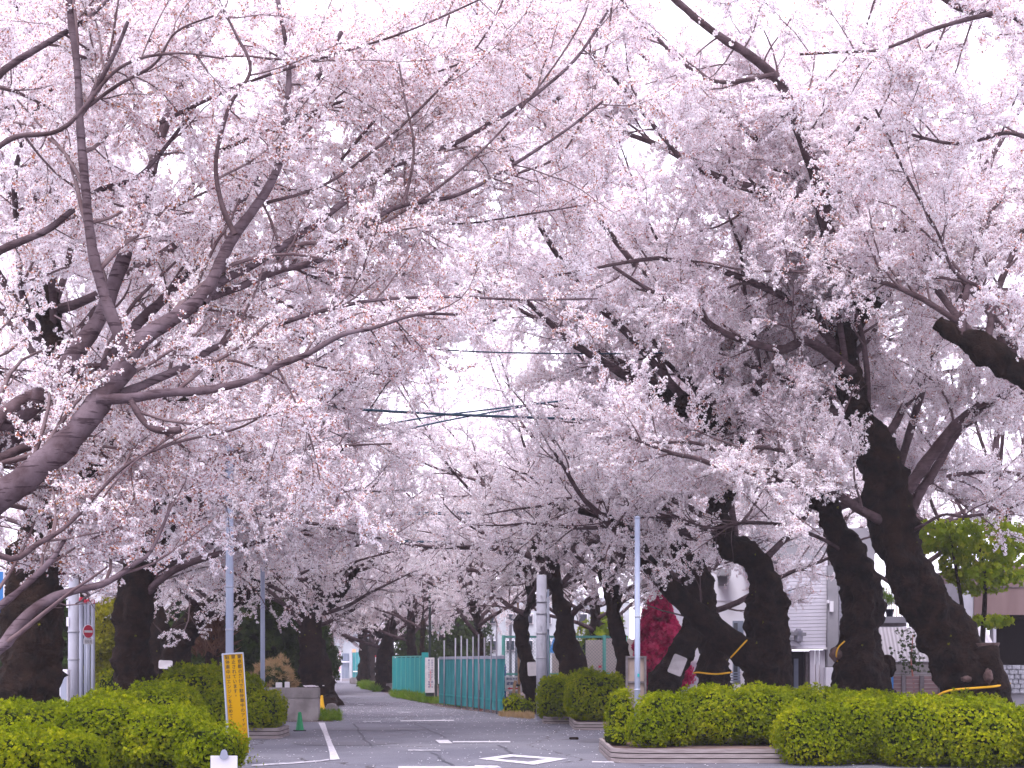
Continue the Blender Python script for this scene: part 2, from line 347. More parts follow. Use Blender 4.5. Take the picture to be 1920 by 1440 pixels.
def rosette(seed, n, L, wid, up, m):
    r = np.random.default_rng(seed); V = []; Fc = []
    for i in range(n):
        a = i * 2.4 + r.uniform(-.4, .4); el = up * r.uniform(.5, 1.2)
        d = np.array([math.sin(el), math.cos(el) * math.cos(a), math.cos(el) * math.sin(a)]); s = unit(np.cross(d, [1, 0, 0])) ; l = L * r.uniform(.7, 1.15)
        b = len(V); o = np.array([r.uniform(0, .6) * L, 0, 0]); nn = np.cross(d, s)
        V += [o, o + d * l * .55 + s * l * wid + nn * l * .06, o + d * l, o + d * l * .55 - s * l * wid + nn * l * .06]
        Fc += [(b, b + 1, b + 2), (b, b + 2, b + 3)]
    me = np_mesh('rosette', np.array(V), np.array(Fc)); me.materials.append(M[m]); return me
make_kind('azalea_leaf', [rosette(i, 11, .036, .2, .55, 'azalea') for i in range(5)])
make_kind('azalea_shoot', [rosette(20 + i, 16, .05, .16, .95, 'azalea') for i in range(3)])
make_kind('dark_foliage', [rosette(40 + i, 14, .07, .2, .5, 'dark_leaf') for i in range(3)])
make_kind('yellow_foliage', [rosette(60 + i, 14, .09, .1, .7, 'yellow_leaf') for i in range(3)])
make_kind('red_foliage', [rosette(80 + i, 12, .055, .3, .3, 'maple_red') for i in range(3)])
make_kind('green_foliage', [rosette(100 + i, 10, .08, .3, .25, 'maple_green') for i in range(3)])
make_kind('grass_blade', [rosette(120 + i, 14, .13, .04, 1.15, 'grass') for i in range(3)])
make_kind('dry_blade', [rosette(140 + i, 12, .16, .035, 1.15, 'dry') for i in range(3)])
make_kind('palm_blade', [rosette(160 + i, 12, .5, .03, -.9, 'palm_dry') for i in range(3)])

# ------------------------------------------------------------------ branches
def resample(pts, rad, n):
    pts = np.asarray(pts, float); rad = np.asarray(rad, float)
    s = np.concatenate([[0], np.cumsum(np.linalg.norm(np.diff(pts, axis=0), axis=1))]); L = s[-1]
    # catmull-rom through the points, then even spacing
    out = []; rr = []
    k = 8
    for i in range(len(pts) - 1):
        p0, p1, p2, p3 = pts[max(i - 1, 0)], pts[i], pts[i + 1], pts[min(i + 2, len(pts) - 1)]
        for j in range(k):
            t = j / k; out.append(.5 * ((2 * p1) + (-p0 + p2) * t + (2 * p0 - 5 * p1 + 4 * p2 - p3) * t * t + (-p0 + 3 * p1 - 3 * p2 + p3) * t ** 3)); rr.append(rad[i] * (1 - t) + rad[i + 1] * t)
    out.append(pts[-1]); rr.append(rad[-1]); out = np.array(out); rr = np.array(rr)
    s = np.concatenate([[0], np.cumsum(np.linalg.norm(np.diff(out, axis=0), axis=1))]); q = np.linspace(0, s[-1], n)
    return np.stack([np.interp(q, s, out[:, i]) for i in range(3)], 1), np.interp(q, s, rr)
def tubes(Pn, Rn, k):
    """batch of tubes: Pn (B,n,3), Rn (B,n) -> V, F"""
    B, n, _ = Pn.shape
    T = np.gradient(Pn, axis=1); T /= (np.linalg.norm(T, axis=2, keepdims=True) + 1e-9)
    mt = T.mean(axis=1); ref = np.zeros((B, 3)); ref[np.arange(B), np.argmin(np.abs(mt), axis=1)] = 1
    U = np.cross(T, ref[:, None, :]); U /= (np.linalg.norm(U, axis=2, keepdims=True) + 1e-9); Wv = np.cross(T, U)
    a = np.arange(k) * 2 * np.pi / k
    V = Pn[:, :, None, :] + Rn[:, :, None, None] * (U[:, :, None, :] * np.cos(a)[None, None, :, None] + Wv[:, :, None, :] * np.sin(a)[None, None, :, None])
    idx = np.arange(B * n * k).reshape(B, n, k); nx = np.roll(idx, -1, axis=2)
    Fq = np.stack([idx[:, :-1], nx[:, :-1], nx[:, 1:], idx[:, 1:]], -1).reshape(-1, 4)
    return V.reshape(-1, 3), Fq
def spawn(Pn, Rn, spacing, t0, length, ang, n, rng, yb=0., up=0., flat=1., wig=.18, r0=.02, rmin=.003, taper=.5, curve_up=0., fr=.55):
    B, m, _ = Pn.shape
    Ls = np.linalg.norm(np.diff(Pn, axis=1), axis=2).sum(1)
    cnt = np.maximum(1, np.round(Ls * (1 - t0) / spacing + rng.uniform(-.5, .5, B))).astype(int)
    pi = np.repeat(np.arange(B), cnt); N = len(pi); t = rng.uniform(t0, 1, N)
    x = t * (m - 1); i0 = np.minimum(x.astype(int), m - 2); f = (x - i0)[:, None]
    pos = Pn[pi, i0] * (1 - f) + Pn[pi, i0 + 1] * f; tan = Pn[pi, i0 + 1] - Pn[pi, i0]; tan /= (np.linalg.norm(tan, axis=1, keepdims=True) + 1e-9)
    pr = Rn[pi, i0] * (1 - f[:, 0]) + Rn[pi, i0 + 1] * f[:, 0]
    w = rng.normal(size=(N, 3)); w -= (w * tan).sum(1, keepdims=True) * tan; w[:, 2] *= flat; w /= (np.linalg.norm(w, axis=1, keepdims=True) + 1e-9)
    a = np.radians(rng.uniform(ang[0], ang[1], N))[:, None]
    d = np.cos(a) * tan + np.sin(a) * w; d[:, 2] += up; d[:, 1] += yb; d /= np.linalg.norm(d, axis=1, keepdims=True)
    L = length * (1 - taper * t) * rng.uniform(.55, 1.25, N); r_s = np.minimum(pr * fr, r0 * np.sqrt(L / length)); r_s = np.maximum(r_s, rmin)
    out = np.empty((N, n, 3)); out[:, 0] = pos
    bend = rng.normal(size=(N, 3)) * wig
    for k in range(1, n):
        d = d + bend * .5 + rng.normal(size=(N, 3)) * wig * .6; d[:, 2] += curve_up; d /= np.linalg.norm(d, axis=1, keepdims=True)
        out[:, k] = out[:, k - 1] + d * (L / (n - 1))[:, None]
    R = r_s[:, None] * np.linspace(1, .35, n)[None, :]
    return out, R, L
def along(Pn, spacing, t0, rng, dmix=.6):
    """points with directions spread along a batch of twigs"""
    B, m, _ = Pn.shape
    Ls = np.linalg.norm(np.diff(Pn, axis=1), axis=2).sum(1)
    cnt = np.maximum(1, np.round(Ls * (1 - t0) / spacing + rng.uniform(-.5, .5, B))).astype(int)
    pi = np.repeat(np.arange(B), cnt); N = len(pi); t = rng.uniform(t0, 1, N)
    x = t * (m - 1); i0 = np.minimum(x.astype(int), m - 2); f = (x - i0)[:, None]
    pos = Pn[pi, i0] * (1 - f) + Pn[pi, i0 + 1] * f; tan = Pn[pi, i0 + 1] - Pn[pi, i0]; tan /= (np.linalg.norm(tan, axis=1, keepdims=True) + 1e-9)
    return pos, tan + rng.normal(size=(N, 3)) * dmix
def gnarled(name, pts, rad, parent, mt, seed, k=22, step=.09, amp=.10, burls=7, flare=True):
    """old trunk: a thick limb with ridges, swellings and a flared foot"""
    rng = np.random.default_rng(seed); pts = np.array([tuple(p) for p in pts]); L = np.linalg.norm(np.diff(pts, axis=0), axis=1).sum()
    n = max(6, min(190, int(L / step))); Q, R = resample(pts, rad, n)
    T = np.gradient(Q, axis=0); T /= np.linalg.norm(T, axis=1, keepdims=True)
    u = np.cross(T[0], [0, 1, .1]); u /= np.linalg.norm(u); V = []
    bl = [(rng.uniform(.05, .9), rng.uniform(0, 6.28), rng.uniform(.10, .26), rng.uniform(.14, .36)) for _ in range(burls)]
    sofar = np.linspace(0, 1, n)
    for i in range(n):
        u = u - T[i] * np.dot(u, T[i]); u /= np.linalg.norm(u); w = np.cross(T[i], u); r = R[i]
        for j in range(k):
            a = j * 2 * math.pi / k; dirn = u * math.cos(a) + w * math.sin(a); p = Q[i] + dirn * r
            q = Vector(tuple(p + seed * 3.7)); ax = Vector((q.x * 2.2, q.y * 2.2, q.z * .9))
            dd = amp * 1.25 * noise.noise(ax) + amp * .8 * noise.noise(q * 4.5) + amp * .45 * abs(noise.noise(q * 10)) + amp * .2 * noise.noise(q * 22)
            if flare:
                h = Q[i][2]; dd += r * max(0, 1 - h / .55) ** 2 * (.28 + .22 * math.cos(5 * a + seed))
            for (bt, ba, bs, bh) in bl:
                da = (a - ba + math.pi) % (2 * math.pi) - math.pi; dx = math.hypot((sofar[i] - bt) * L, da * r)
                if dx < bs * 2: dd += bh * r * math.exp(-(dx / bs) ** 2 * 2.2)
            V.append(p + dirn * dd * min(1, r / .12))
    idx = np.arange(n * k).reshape(n, k); nx = np.roll(idx, -1, axis=1)
    Fq = np.stack([idx[:-1], nx[:-1], nx[1:], idx[1:]], -1).reshape(-1, 4).tolist()
    c0 = len(V); V.append(Q[-1] + T[-1] * R[-1] * .4)
    me = bpy.data.meshes.new(name); me.from_pydata([tuple(v) for v in V], [], Fq + [(int(idx[-1, j]), int(idx[-1, (j + 1) % k]), c0) for j in range(k)]); me.update()
    return link(name, me, mt, parent, True)
def limb_mesh(name, Q, R, parent, mt, k=10, seed=1, amp=.12):
    V, Fq = tubes(Q[None], R[None], k)
    V2 = V.copy(); Rr = np.repeat(R, k); Cc = np.repeat(Q, k, axis=0)
    for i in range(len(V)):
        q = Vector(tuple(V[i] * 6 + seed)); V2[i] = V[i] + (V[i] - Cc[i]) * (amp * 2 * noise.noise(q) + amp * noise.noise(q * 3))
    return link(name, np_mesh(name, V2, Fq), mt, parent, True)

TREES = []
def near_view(p, m=330):
    # build only what the picture could plausibly see: the frame and a wide margin round it
    y = np.maximum(p[..., 1], 1); px = 960 + p[..., 0] * F / y; py = HZ - (p[..., 2] - EYE) * F / y
    return (px > -m) & (px < 1920 + m) & (py > -m)
def cherry(label, trunk, d, seed, limbs=(), auto=None, kinds=(('blossom_full', 1.),), zmin=3.2, dens=1., sc=1., mt='old_bark', limb_mt='mid_bark',
           l1=(.5, 2.2), l2=(.34, 1.0), burls=7, base=None, amp=.10, spr=.16, upl=.0, name='cherry_tree', group='old cherry trees lining the path', kmax=None, xlim=None, tw_k=3, yb=.0, own=1., sprouts=1., slim=1.):
    """trunk: [(px,py,width px[,depth])]; limbs: [([(px,py[,depth])...], w0, w1, d0, d1)]; auto: (count, from t, length, azimuth centre, spread, elevation lo, hi)"""
    rng = np.random.default_rng(seed)
    tp = [P(t[0], t[1], t[3] if len(t) > 3 else d) for t in trunk]; tr = [t[2] * (t[3] if len(t) > 3 else d) / F / 2 for t in trunk]
    b = tp[0].copy()
    root = empty(name, (b.x, b.y, max(0, b.z) if base is None else base), label, 'cherry tree', group)
    gnarled('trunk', tp, [q * .88 for q in tr], root, M[mt], seed, burls=burls + 3, amp=amp * 1.25, k=44 if d < 40 else 20, step=.055 if d < 40 else .12)
    L0 = []
    for li in limbs:
        pts, w0, w1, d0, d1 = li[:5]; lm = li[5] if len(li) > 5 else limb_mt; n = len(pts)
        ps = [P(q[0], q[1], q[2] if len(q) > 2 else d0 + (d1 - d0) * i / (n - 1)) for i, q in enumerate(pts)]
        rs = [slim * (w0 + (w1 - w0) * (i / (n - 1)) ** .8) * p.y / F / 2 for i, p in enumerate(ps)]
        Q, R = resample([tuple(p) for p in ps], rs, 16); R2 = resample([tuple(p) for p in ps], rs, 40)
        limb_mesh('limb', R2[0], R2[1], root, M[lm], 12 if w0 > 25 else 8, seed)
        L0.append((Q, R))
    for au in (auto if isinstance(auto, list) else [auto] if auto else []):
        Qt, Rt = resample([tuple(p) for p in tp], tr, 20)
        cnt, tfrom, length, azc, azs, e0, e1 = au
        for i in range(cnt):
            t = tfrom + (1 - tfrom) * (i + .5) / cnt * rng.uniform(.9, 1.05); k = min(19, int(t * 19)); az = math.radians(azc + azs * (((i * .618 + rng.uniform(0, .15)) % 1) - .5) * 2); el = math.radians(rng.uniform(e0, e1))
            Lh = length * rng.uniform(.75, 1.2); dv = np.array([math.cos(az) * math.cos(el), math.sin(az) * math.cos(el), math.sin(el)]); p = Qt[k].copy(); ps = [p.copy()]
            for s in range(9):
                dv = dv + rng.normal(size=3) * .14; dv[2] += (-.07 if el > .7 else .0) + upl; dv[2] = max(dv[2], .3) if p[2] < zmin + 1.2 else dv[2]; dv /= np.linalg.norm(dv); p = p + dv * Lh / 9; ps.append(p.copy())
            r0 = min(Rt[k] * .62, .07 if e0 >= 40 else .095); rs = r0 * np.linspace(1, .16, 10) ** 1.1
            Q, R = resample(ps, rs, 16); limb_mesh('limb', Q, R, root, M[limb_mt if r0 < .12 else mt], 8, seed + i); L0.append((Q, R))
    # tufts sprouting straight from the old bark
    Qs, Rs = resample([tuple(p) for p in tp], tr, 30); ns = int(9 * sprouts); sp = []; sd = []
    for i in range(ns):
        k = rng.integers(3, 30); a = rng.uniform(-2.6, -.5) ; dv = np.array([math.cos(a), math.sin(a), rng.uniform(-.2, .5)]); sp.append(Qs[k] + dv * Rs[k] * .93); sd.append(dv)
    sp = np.array(sp).reshape(-1, 3); ok = sp[:, 2] > 1.3
    if ns and ok.any(): scatter('sprouts', sp[ok], np.array(sd)[ok], rng.uniform(.2, .5, ok.sum()), 'yellow_foliage', root, rng)
    P0 = np.array([q for q, r in L0]); R0 = np.array([r for q, r in L0])
    P1, R1, _ = spawn(P0, R0, l1[0], .12, l1[1], (30, 68), 7, rng, yb, up=.12, flat=.7, wig=.16, r0=.028, taper=.45)
    P2, R2, _ = spawn(P1, R1, l2[0], .08, l2[1], (28, 70), 5, rng, yb, up=.08, flat=.8, wig=.22, r0=.011, rmin=.0035, taper=.45)
    ok1 = (P1[:, :, 2].min(axis=1) > zmin - .9) & near_view(P1[:, 3], 500); P1, R1 = P1[ok1], R1[ok1]
    ok2 = (P2[:, :, 2].min(axis=1) > zmin - .5) & near_view(P2[:, 2], 400); P2, R2 = P2[ok2], R2[ok2]
    dd = np.clip(P2[:, 0, 1] / 30, .6, 3)
    V1, F1 = tubes(P1, R1, 5); V2, F2 = tubes(P2, R2 * np.clip(1.15 - dd * .15, .7, 1)[:, None], tw_k)
    link('twigs', np_mesh('twigs', np.concatenate([V1, V2]), np.concatenate([F1, F2 + len(V1)])), M['twig'], root, True)['kind'] = 'stuff'
    GD = 2.15 * (.72 if d > 31.5 else 1.12); sc = sc * .88; dens *= .62 if d > 31.5 else .92; dens *= GD; a, ad = along(P2, spr / dens, .0, rng); bb, bd = along(P1, spr * 1.6 / dens, .25, rng, .8); c, cd = along(P0, .5 / dens / own, .35, rng, 1.2)
    pts = np.concatenate([a, bb, c]); dr = np.concatenate([ad, bd, cd]); dr[:, 2] += .12
    nz = np.array([noise.noise(Vector(tuple(p * .55 + seed))) for p in pts])
    keep = (pts[:, 2] > zmin + nz * .9) & (pts[:, 1] > 8) & (nz > -.42) & near_view(pts)
    pts, dr = pts[keep], dr[keep]
    u = rng.random(len(pts)); acc = 0; tot = sum(k[1] for k in kinds)
    for kn, fr in kinds:
        sel = (u >= acc) & (u < acc + fr / tot); acc += fr / tot
        if sel.sum(): scatter('blossom', pts[sel], dr[sel], sc * rng.uniform(.75, 1.2, sel.sum()), kn, root, rng)
    TREES.append((label, len(pts)))
    return root

# ------------------------------------------------------------------ ground, car park, path
def sheet(name, pts, z, m, label=None):
    mb = MB(); mb.poly([(p[0], p[1], z) for p in pts]); o = mb.build(name, M[m]); o['kind'] = 'structure'; return o
sheet('ground', [(-400, -20), (400, -20), (400, 900), (-400, 900)], 0, 'soil')
sheet('car_park', [(-30, 2), (40, 2), (40, 30), (12, 33), (8, 41), (4, 43.5), (-.2, 42.5), (-.9, 44.5), (-2.7, 50.2), (-7.3, 50.2), (-4.8, 37.4), (-14, 37.4), (-30, 37.4)], .004, 'asphalt')
pl = [G(652, 1345), G(636, 1325), G(620, 1305), G(616, 1290), G(614, 1280), G(600, 1275.5)]; pr_ = [G(668, 1276), G(668, 1281), G(690, 1290), G(742, 1305), G(822, 1325), G(925, 1342)]
sheet('path', [(p.x, p.y) for p in pl + pr_][::-1], .009, 'path')
sheet('cross_road', [(-45, 128), (20, 128), (20, 137), (-45, 137)], .014, 'path')
def marking(pts, m='marking'):
    mb = MB(); mb.prism([(p.x, p.y, .013) for p in [G(*q) for q in pts]][::-1], .003); o = mb.build('painted_line', M[m]); o['kind'] = 'structure'; return o
marking([(597, 1356), (609, 1356), (615, 1375), (623, 1395), (635, 1421), (637, 1425), (619, 1426.5), (618, 1413), (613, 1395), (606, 1375)])
marking([(472, 1435.5), (540, 1431.5), (600, 1427), (616, 1424.5), (618, 1426.5), (600, 1429.5), (540, 1434), (472, 1438)], 'worn_marking')
marking([(751, 1352), (851, 1350.8), (851, 1352.4), (751, 1353.6)])
marking([(680, 1353.6), (703, 1352.7), (714, 1352.2), (714, 1354), (703, 1354.4), (680, 1354.6)], 'worn_marking')
marking([(745, 1335.5), (770, 1335.5), (770, 1336.8), (745, 1336.8)], 'worn_marking')
marking([(671, 1321.2), (682, 1321.2), (682, 1322.4), (671, 1322.4)], 'worn_marking')
marking([(816, 1388.7), (840, 1388.7), (849, 1395), (824, 1395)])
marking([(849, 1391), (957, 1391), (957, 1393.2), (849, 1393.2)])
marking([(765, 1407), (826, 1407.3), (826, 1408.9), (765, 1408.9)], 'worn_marking')
marking([(1110, 1429), (1151, 1429.3), (1151, 1431.4), (1110, 1431)])
marking([(747, 1438.6), (890, 1438.6), (890, 1443), (747, 1443)]); marking([(890, 1436.6), (932, 1437.4), (940, 1441), (890, 1442)])
# diamond: one ring of four bars
mb = MB(); oc = [G(897, 1424.3), G(957, 1416), G(1063, 1424.3), G(1001, 1435.5)]; ic = [G(931, 1424.5), G(962, 1420.2), G(1025, 1424.6), G(991, 1430.2)]
for i in range(4):
    j = (i + 1) % 4; mb.prism([Vector((p.x, p.y, .013)) for p in (oc[i], ic[i], ic[j], oc[j])], .003)
mb.build('diamond_marking', M['marking'])['kind'] = 'structure'
M['seam'] = mat('tar seam', (.055, .055, .07), .8, (.10, .10, .125), 5)
# sealed joints and patches in the asphalt
for a, b, w in [((662, 1358), (694, 1402), .05), ((770, 1355), (840, 1384), .04), ((935, 1398), (960, 1414), .05), ((812, 1412), (850, 1440), .05), ((640, 1378), (760, 1379), .03)]:
    p, q = G(*a), G(*b); n = (q - p).normalized().cross(Vector((0, 0, 1))) * w / 2; mb = MB(); r = random.Random(int(p.y * 10)); 
    A = [p + (q - p) * t / 8 + n * (.6 + r.random()) + n * r.uniform(-2, 2) for t in range(9)]; B = [v - n * 2 for v in A]
    mb.poly([(v.x, v.y, .0125) for v in A + B[::-1]]); mb.build('tar_seam', M['seam'])['kind'] = 'structure'
for i, (x, y, rx) in enumerate([(1125, 1389, .5), (650, 1395, 1.2), (1345, 1440, .4), (700, 1368, 1.5)]):
    c = G(x, y); r = random.Random(i); mb = MB(); mb.poly([(c.x + rx * math.cos(a) * r.uniform(.7, 1.1), c.y + .8 * math.sin(a) * r.uniform(.7, 1.1), .0105 + i * .0004) for a in [k * math.pi / 7 for k in range(14)]])
    mb.build('asphalt_patch', mat('darker asphalt', (.115, .112, .135), .7, (.135, .13, .155), 6))['kind'] = 'structure'  # irregular patches, a little darker and smoother than the asphalt around
# fallen petals
rng = np.random.default_rng(5)
def petals(n, fn, name='fallen_petals'):
    V = []; Fc = []
    for i in range(n):
        x, y = fn(); s = rng.uniform(.006, .017) * (1 + y / 60); a = rng.uniform(0, 6.28); b = len(V); z = .02
        for k in range(4): V.append((x + s * math.cos(a + k * 1.57) * (1 if k % 2 else .7), y + s * math.sin(a + k * 1.57) * 1.2, z + rng.uniform(0, .008)))
        Fc.append((b, b + 1, b + 2, b + 3))
    o = link(name, np_mesh(name, V, Fc), M['petal']); o['kind'] = 'stuff'; tag(o, 'pale fallen petals strewn over the asphalt', None); return o
def pf():
    while True:
        y = rng.uniform(20, 55); x = rng.uniform(-9, 12)
        k = math.exp(-abs(x - 2.6) / 1.2) if y > 30 else .12
        if y > 36: k = max(k, .25)
        if rng.random() < k * 1.0 + .03: return x, y
petals(7000, pf)

# ------------------------------------------------------------------ trees
FULL, BUD, GRN = 'blossom_full', 'blossom_bud', 'blossom_green'
near = dict(kinds=((FULL, .62), (BUD, .38)))
# 1 young limbs reaching in from the left, nearest the camera
cherry('nearest cherry tree, smooth grey-brown limbs reaching in from the left edge',
       [(-420, 1980, 130), (-400, 1500, 120), (-330, 1180, 110), (-200, 1040, 95), (-60, 965, 72)], 12.5, 11,
       limbs=[
        ([(-110, 985), (-20, 945), (60, 888), (130, 825), (190, 748), (240, 680)], 74, 50, 12.5, 12.6, 'young_bark'),
        ([(215, 715), (262, 640), (320, 600), (375, 560), (408, 505), (440, 440), (495, 365), (525, 300), (538, 200), (540, 110), (515, -30)], 44, 9, 12.6, 13.6, 'young_bark'),
        ([(238, 672), (212, 600), (185, 520), (168, 430), (158, 330), (150, 230), (145, 130), (125, -30)], 30, 15, 12.6, 12.4, 'young_bark'),
        ([(-160, 1010), (-40, 818), (40, 775), (100, 715), (150, 650), (190, 590), (225, 500), (262, 400), (290, 300), (330, 180), (420, 20)], 62, 16, 12.9, 14.4, 'young_bark'),
        ([(-60, 865), (20, 822), (90, 770), (160, 725), (215, 665), (265, 600), (320, 548), (380, 480), (440, 400), (480, 330), (560, 210), (640, 60)], 40, 10, 13.3, 14.8, 'young_bark'),
        ([(180, 748), (235, 748), (300, 737), (350, 735), (410, 728), (470, 712), (515, 688), (580, 662), (640, 628), (700, 615), (780, 590), (860, 590)], 27, 6, 12.5, 13.2, 'young_bark'),
        ([(195, 745), (245, 732), (300, 708), (360, 680), (395, 655), (470, 630), (545, 600), (610, 582), (700, 563), (840, 556), (980, 562), (1120, 560)], 22, 4, 12.6, 14.2, 'young_bark'),
        ([(232, 700), (255, 660), (290, 620), (345, 590), (400, 555), (450, 538), (520, 508), (590, 492), (650, 455), (700, 412), (755, 385), (860, 365), (960, 310), (1060, 245), (1130, 190)], 26, 5, 12.6, 14.6, 'young_bark'),
        ([(380, 570), (410, 530), (470, 500), (540, 455), (600, 415), (680, 350), (760, 300), (850, 270), (930, 225), (1000, 180), (1080, 110), (1140, 20)], 24, 6, 12.9, 15.2, 'young_bark'),
        ([(755, 385), (772, 320), (775, 260), (760, 190), (748, 120)], 8, 4, 13.6, 13.8),
        ([(245, 750), (265, 785), (290, 805), (325, 808), (340, 805)], 14, 16, 12.5, 12.5, 'mid_bark'),
        ([(330, 812), (290, 840), (250, 868), (215, 905), (185, 945)], 6, 3, 12.5, 12.2),
        ([(440, 440), (415, 380), (405, 300), (430, 200), (470, 130), (440, 60), (400, -20)], 14, 5, 12.8, 12.6),
        ([(155, 210), (180, 165), (215, 100), (240, 40)], 13, 8, 12.5, 12.3, 'young_bark'),
        ([(158, 205), (220, 160), (290, 120), (330, 60), (400, 30)], 9, 4, 12.5, 12.2),
        ([(520, 690), (545, 735), (570, 790), (590, 850), (600, 900)], 6, 3, 12.9, 12.7),
        ([(-60, 1005), (20, 1048), (70, 1020), (120, 990), (165, 945), (240, 870), (330, 830), (440, 805), (500, 775)], 15, 4, 12.0, 12.8, 'mid_bark'),
        ([(-80, 1260), (0, 1215), (40, 1165), (90, 1125), (140, 1108), (200, 1092), (250, 1058), (285, 1030), (330, 925)], 34, 6, 12.0, 12.9, 'young_bark'),
        ([(-80, 1180), (0, 1135), (50, 1095), (100, 1045), (135, 990), (170, 960), (190, 920)], 22, 5, 12.1, 12.8, 'young_bark'),
        ([(-60, 520), (0, 470), (90, 430), (180, 360), (260, 330), (330, 250), (400, 150)], 22, 6, 13, 13.5, 'young_bark'),
        ([(-60, 200), (10, 130), (90, 80), (170, 30), (240, -40)], 22, 6, 12.5, 12.5, 'young_bark'),
        ([(560, 500), (700, 430), (850, 330), (980, 200), (1080, 60), (1120, -40)], 8, 3, 13.5, 15),
        ([(300, 230), (450, 160), (600, 110), (760, 60), (920, -10)], 9, 4, 13, 14),
        ([(420, 280), (560, 220), (700, 170), (860, 120), (1020, 40)], 8, 4, 14, 15.5),
        ([(500, 380), (620, 340), (760, 230), (900, 80), (960, -40)], 8, 4, 13.6, 14.5),
        ([(640, 300), (740, 180), (820, 90), (860, -40)], 8, 4, 14.5, 16),
        ([(860, 380), (960, 330), (1060, 280), (1130, 120), (1150, -20)], 6, 4, 16, 17),
        ([(700, 400), (850, 420), (1000, 400), (1120, 380)], 6, 3, 14.2, 16),
        ([(-60, 330), (20, 260), (120, 240), (220, 130), (320, 100), (420, 110)], 15, 4, 12.5, 12.2),
       ], kinds=((BUD, .62), (FULL, .38)), auto=[(3, .8, 4.5, 70, 50, 35, 70)], sprouts=0, slim=.84, zmin=2.5, dens=.82, sc=.68, yb=.8, own=.15, limb_mt='mid_bark', l1=(.30, 1.6), l2=(.22, .66), spr=.15, name='cherry_tree')
# 2 right foreground, big leaning trunk with cut stump
R1 = cherry('massive dark leaning cherry trunk with a sawn-off stump at its foot',
       [(1838, 1396, 122), (1828, 1330, 112), (1808, 1260, 104), (1775, 1190, 98), (1735, 1125, 96), (1700, 1060, 92), (1676, 1000, 92), (1668, 940, 92), (1655, 880, 74), (1632, 820, 64), (1606, 762, 50), (1588, 700, 40), (1580, 640, 30)], 27, 21,
       limbs=[
        ([(1580, 650), (1600, 600), (1640, 545), (1630, 490), (1590, 470)], 38, 60, 27, 26.5, 'old_bark'),
        ([(1625, 500), (1570, 480), (1550, 430), (1540, 370), (1520, 300), (1490, 225), (1462, 155), (1400, 100), (1340, 62), (1255, -10)], 34, 12, 26.5, 22, 'mid_bark'),
        ([(1548, 405), (1500, 378), (1430, 358), (1370, 342), (1320, 320), (1270, 290), (1225, 268), (1160, 245), (1100, 222), (1020, 180)], 24, 5, 26, 22, 'mid_bark'),
        ([(1668, 985), (1612, 955), (1560, 922), (1500, 905), (1430, 890), (1380, 885), (1300, 858), (1262, 850), (1180, 820)], 20, 6, 27, 23, 'mid_bark'),
        ([(1620, 855), (1540, 848), (1480, 848), (1430, 838), (1360, 845), (1300, 830), (1240, 830)], 13, 5, 27, 24, 'mid_bark'),
        ([(1690, 930), (1725, 885), (1750, 850), (1800, 790), (1850, 755), (1905, 735), (1990, 700)], 28, 14, 27, 26, 'mid_bark'),
        ([(1700, 985), (1722, 930), (1760, 870), (1800, 805), (1850, 770), (1920, 690), (2000, 640)], 20, 10, 27, 27.5, 'mid_bark'),
        ([(1702, 1000), (1730, 985), (1770, 965), (1815, 968), (1900, 950), (1990, 900)], 8, 4, 26.8, 25.5),
        ([(1600, 700), (1520, 640), (1470, 655), (1415, 645), (1350, 620), (1290, 575), (1220, 545), (1150, 500)], 22, 6, 26.8, 23.5, 'mid_bark'),
        ([(1540, 380), (1640, 330), (1600, 260), (1660, 170), (1620, 90), (1640, 0)], 12, 4, 26, 24),
        ([(1680, 900), (1760, 640), (1840, 480), (1790, 380), (1700, 300), (1640, 140)], 16, 5, 27.5, 29, 'mid_bark'),
        ([(1545, 390), (1440, 280), (1330, 190), (1210, 110), (1120, 10)], 15, 4, 26, 24),
        ([(1600, 600), (1700, 520), (1790, 400), (1880, 260), (1960, 120)], 18, 6, 27, 28),
        ([(1450, 140), (1330, 150), (1220, 60), (1150, -20)], 10, 4, 23, 22),
        ([(1270, 290), (1180, 180), (1100, 90), (1020, 30), (960, -40)], 9, 4, 23, 21),
        ([(1100, 222), (1000, 150), (900, 60), (840, -30)], 7, 4, 22, 21),
       ], auto=[(4, .7, 6.6, 105, 85, 20, 62), (7, .8, 9, 110, 110, 45, 82)], kinds=((FULL, .80), (BUD, .20)), zmin=3.9, yb=.35, dens=1.15, own=.5, l1=(.46, 2.2), burls=9, amp=.11)
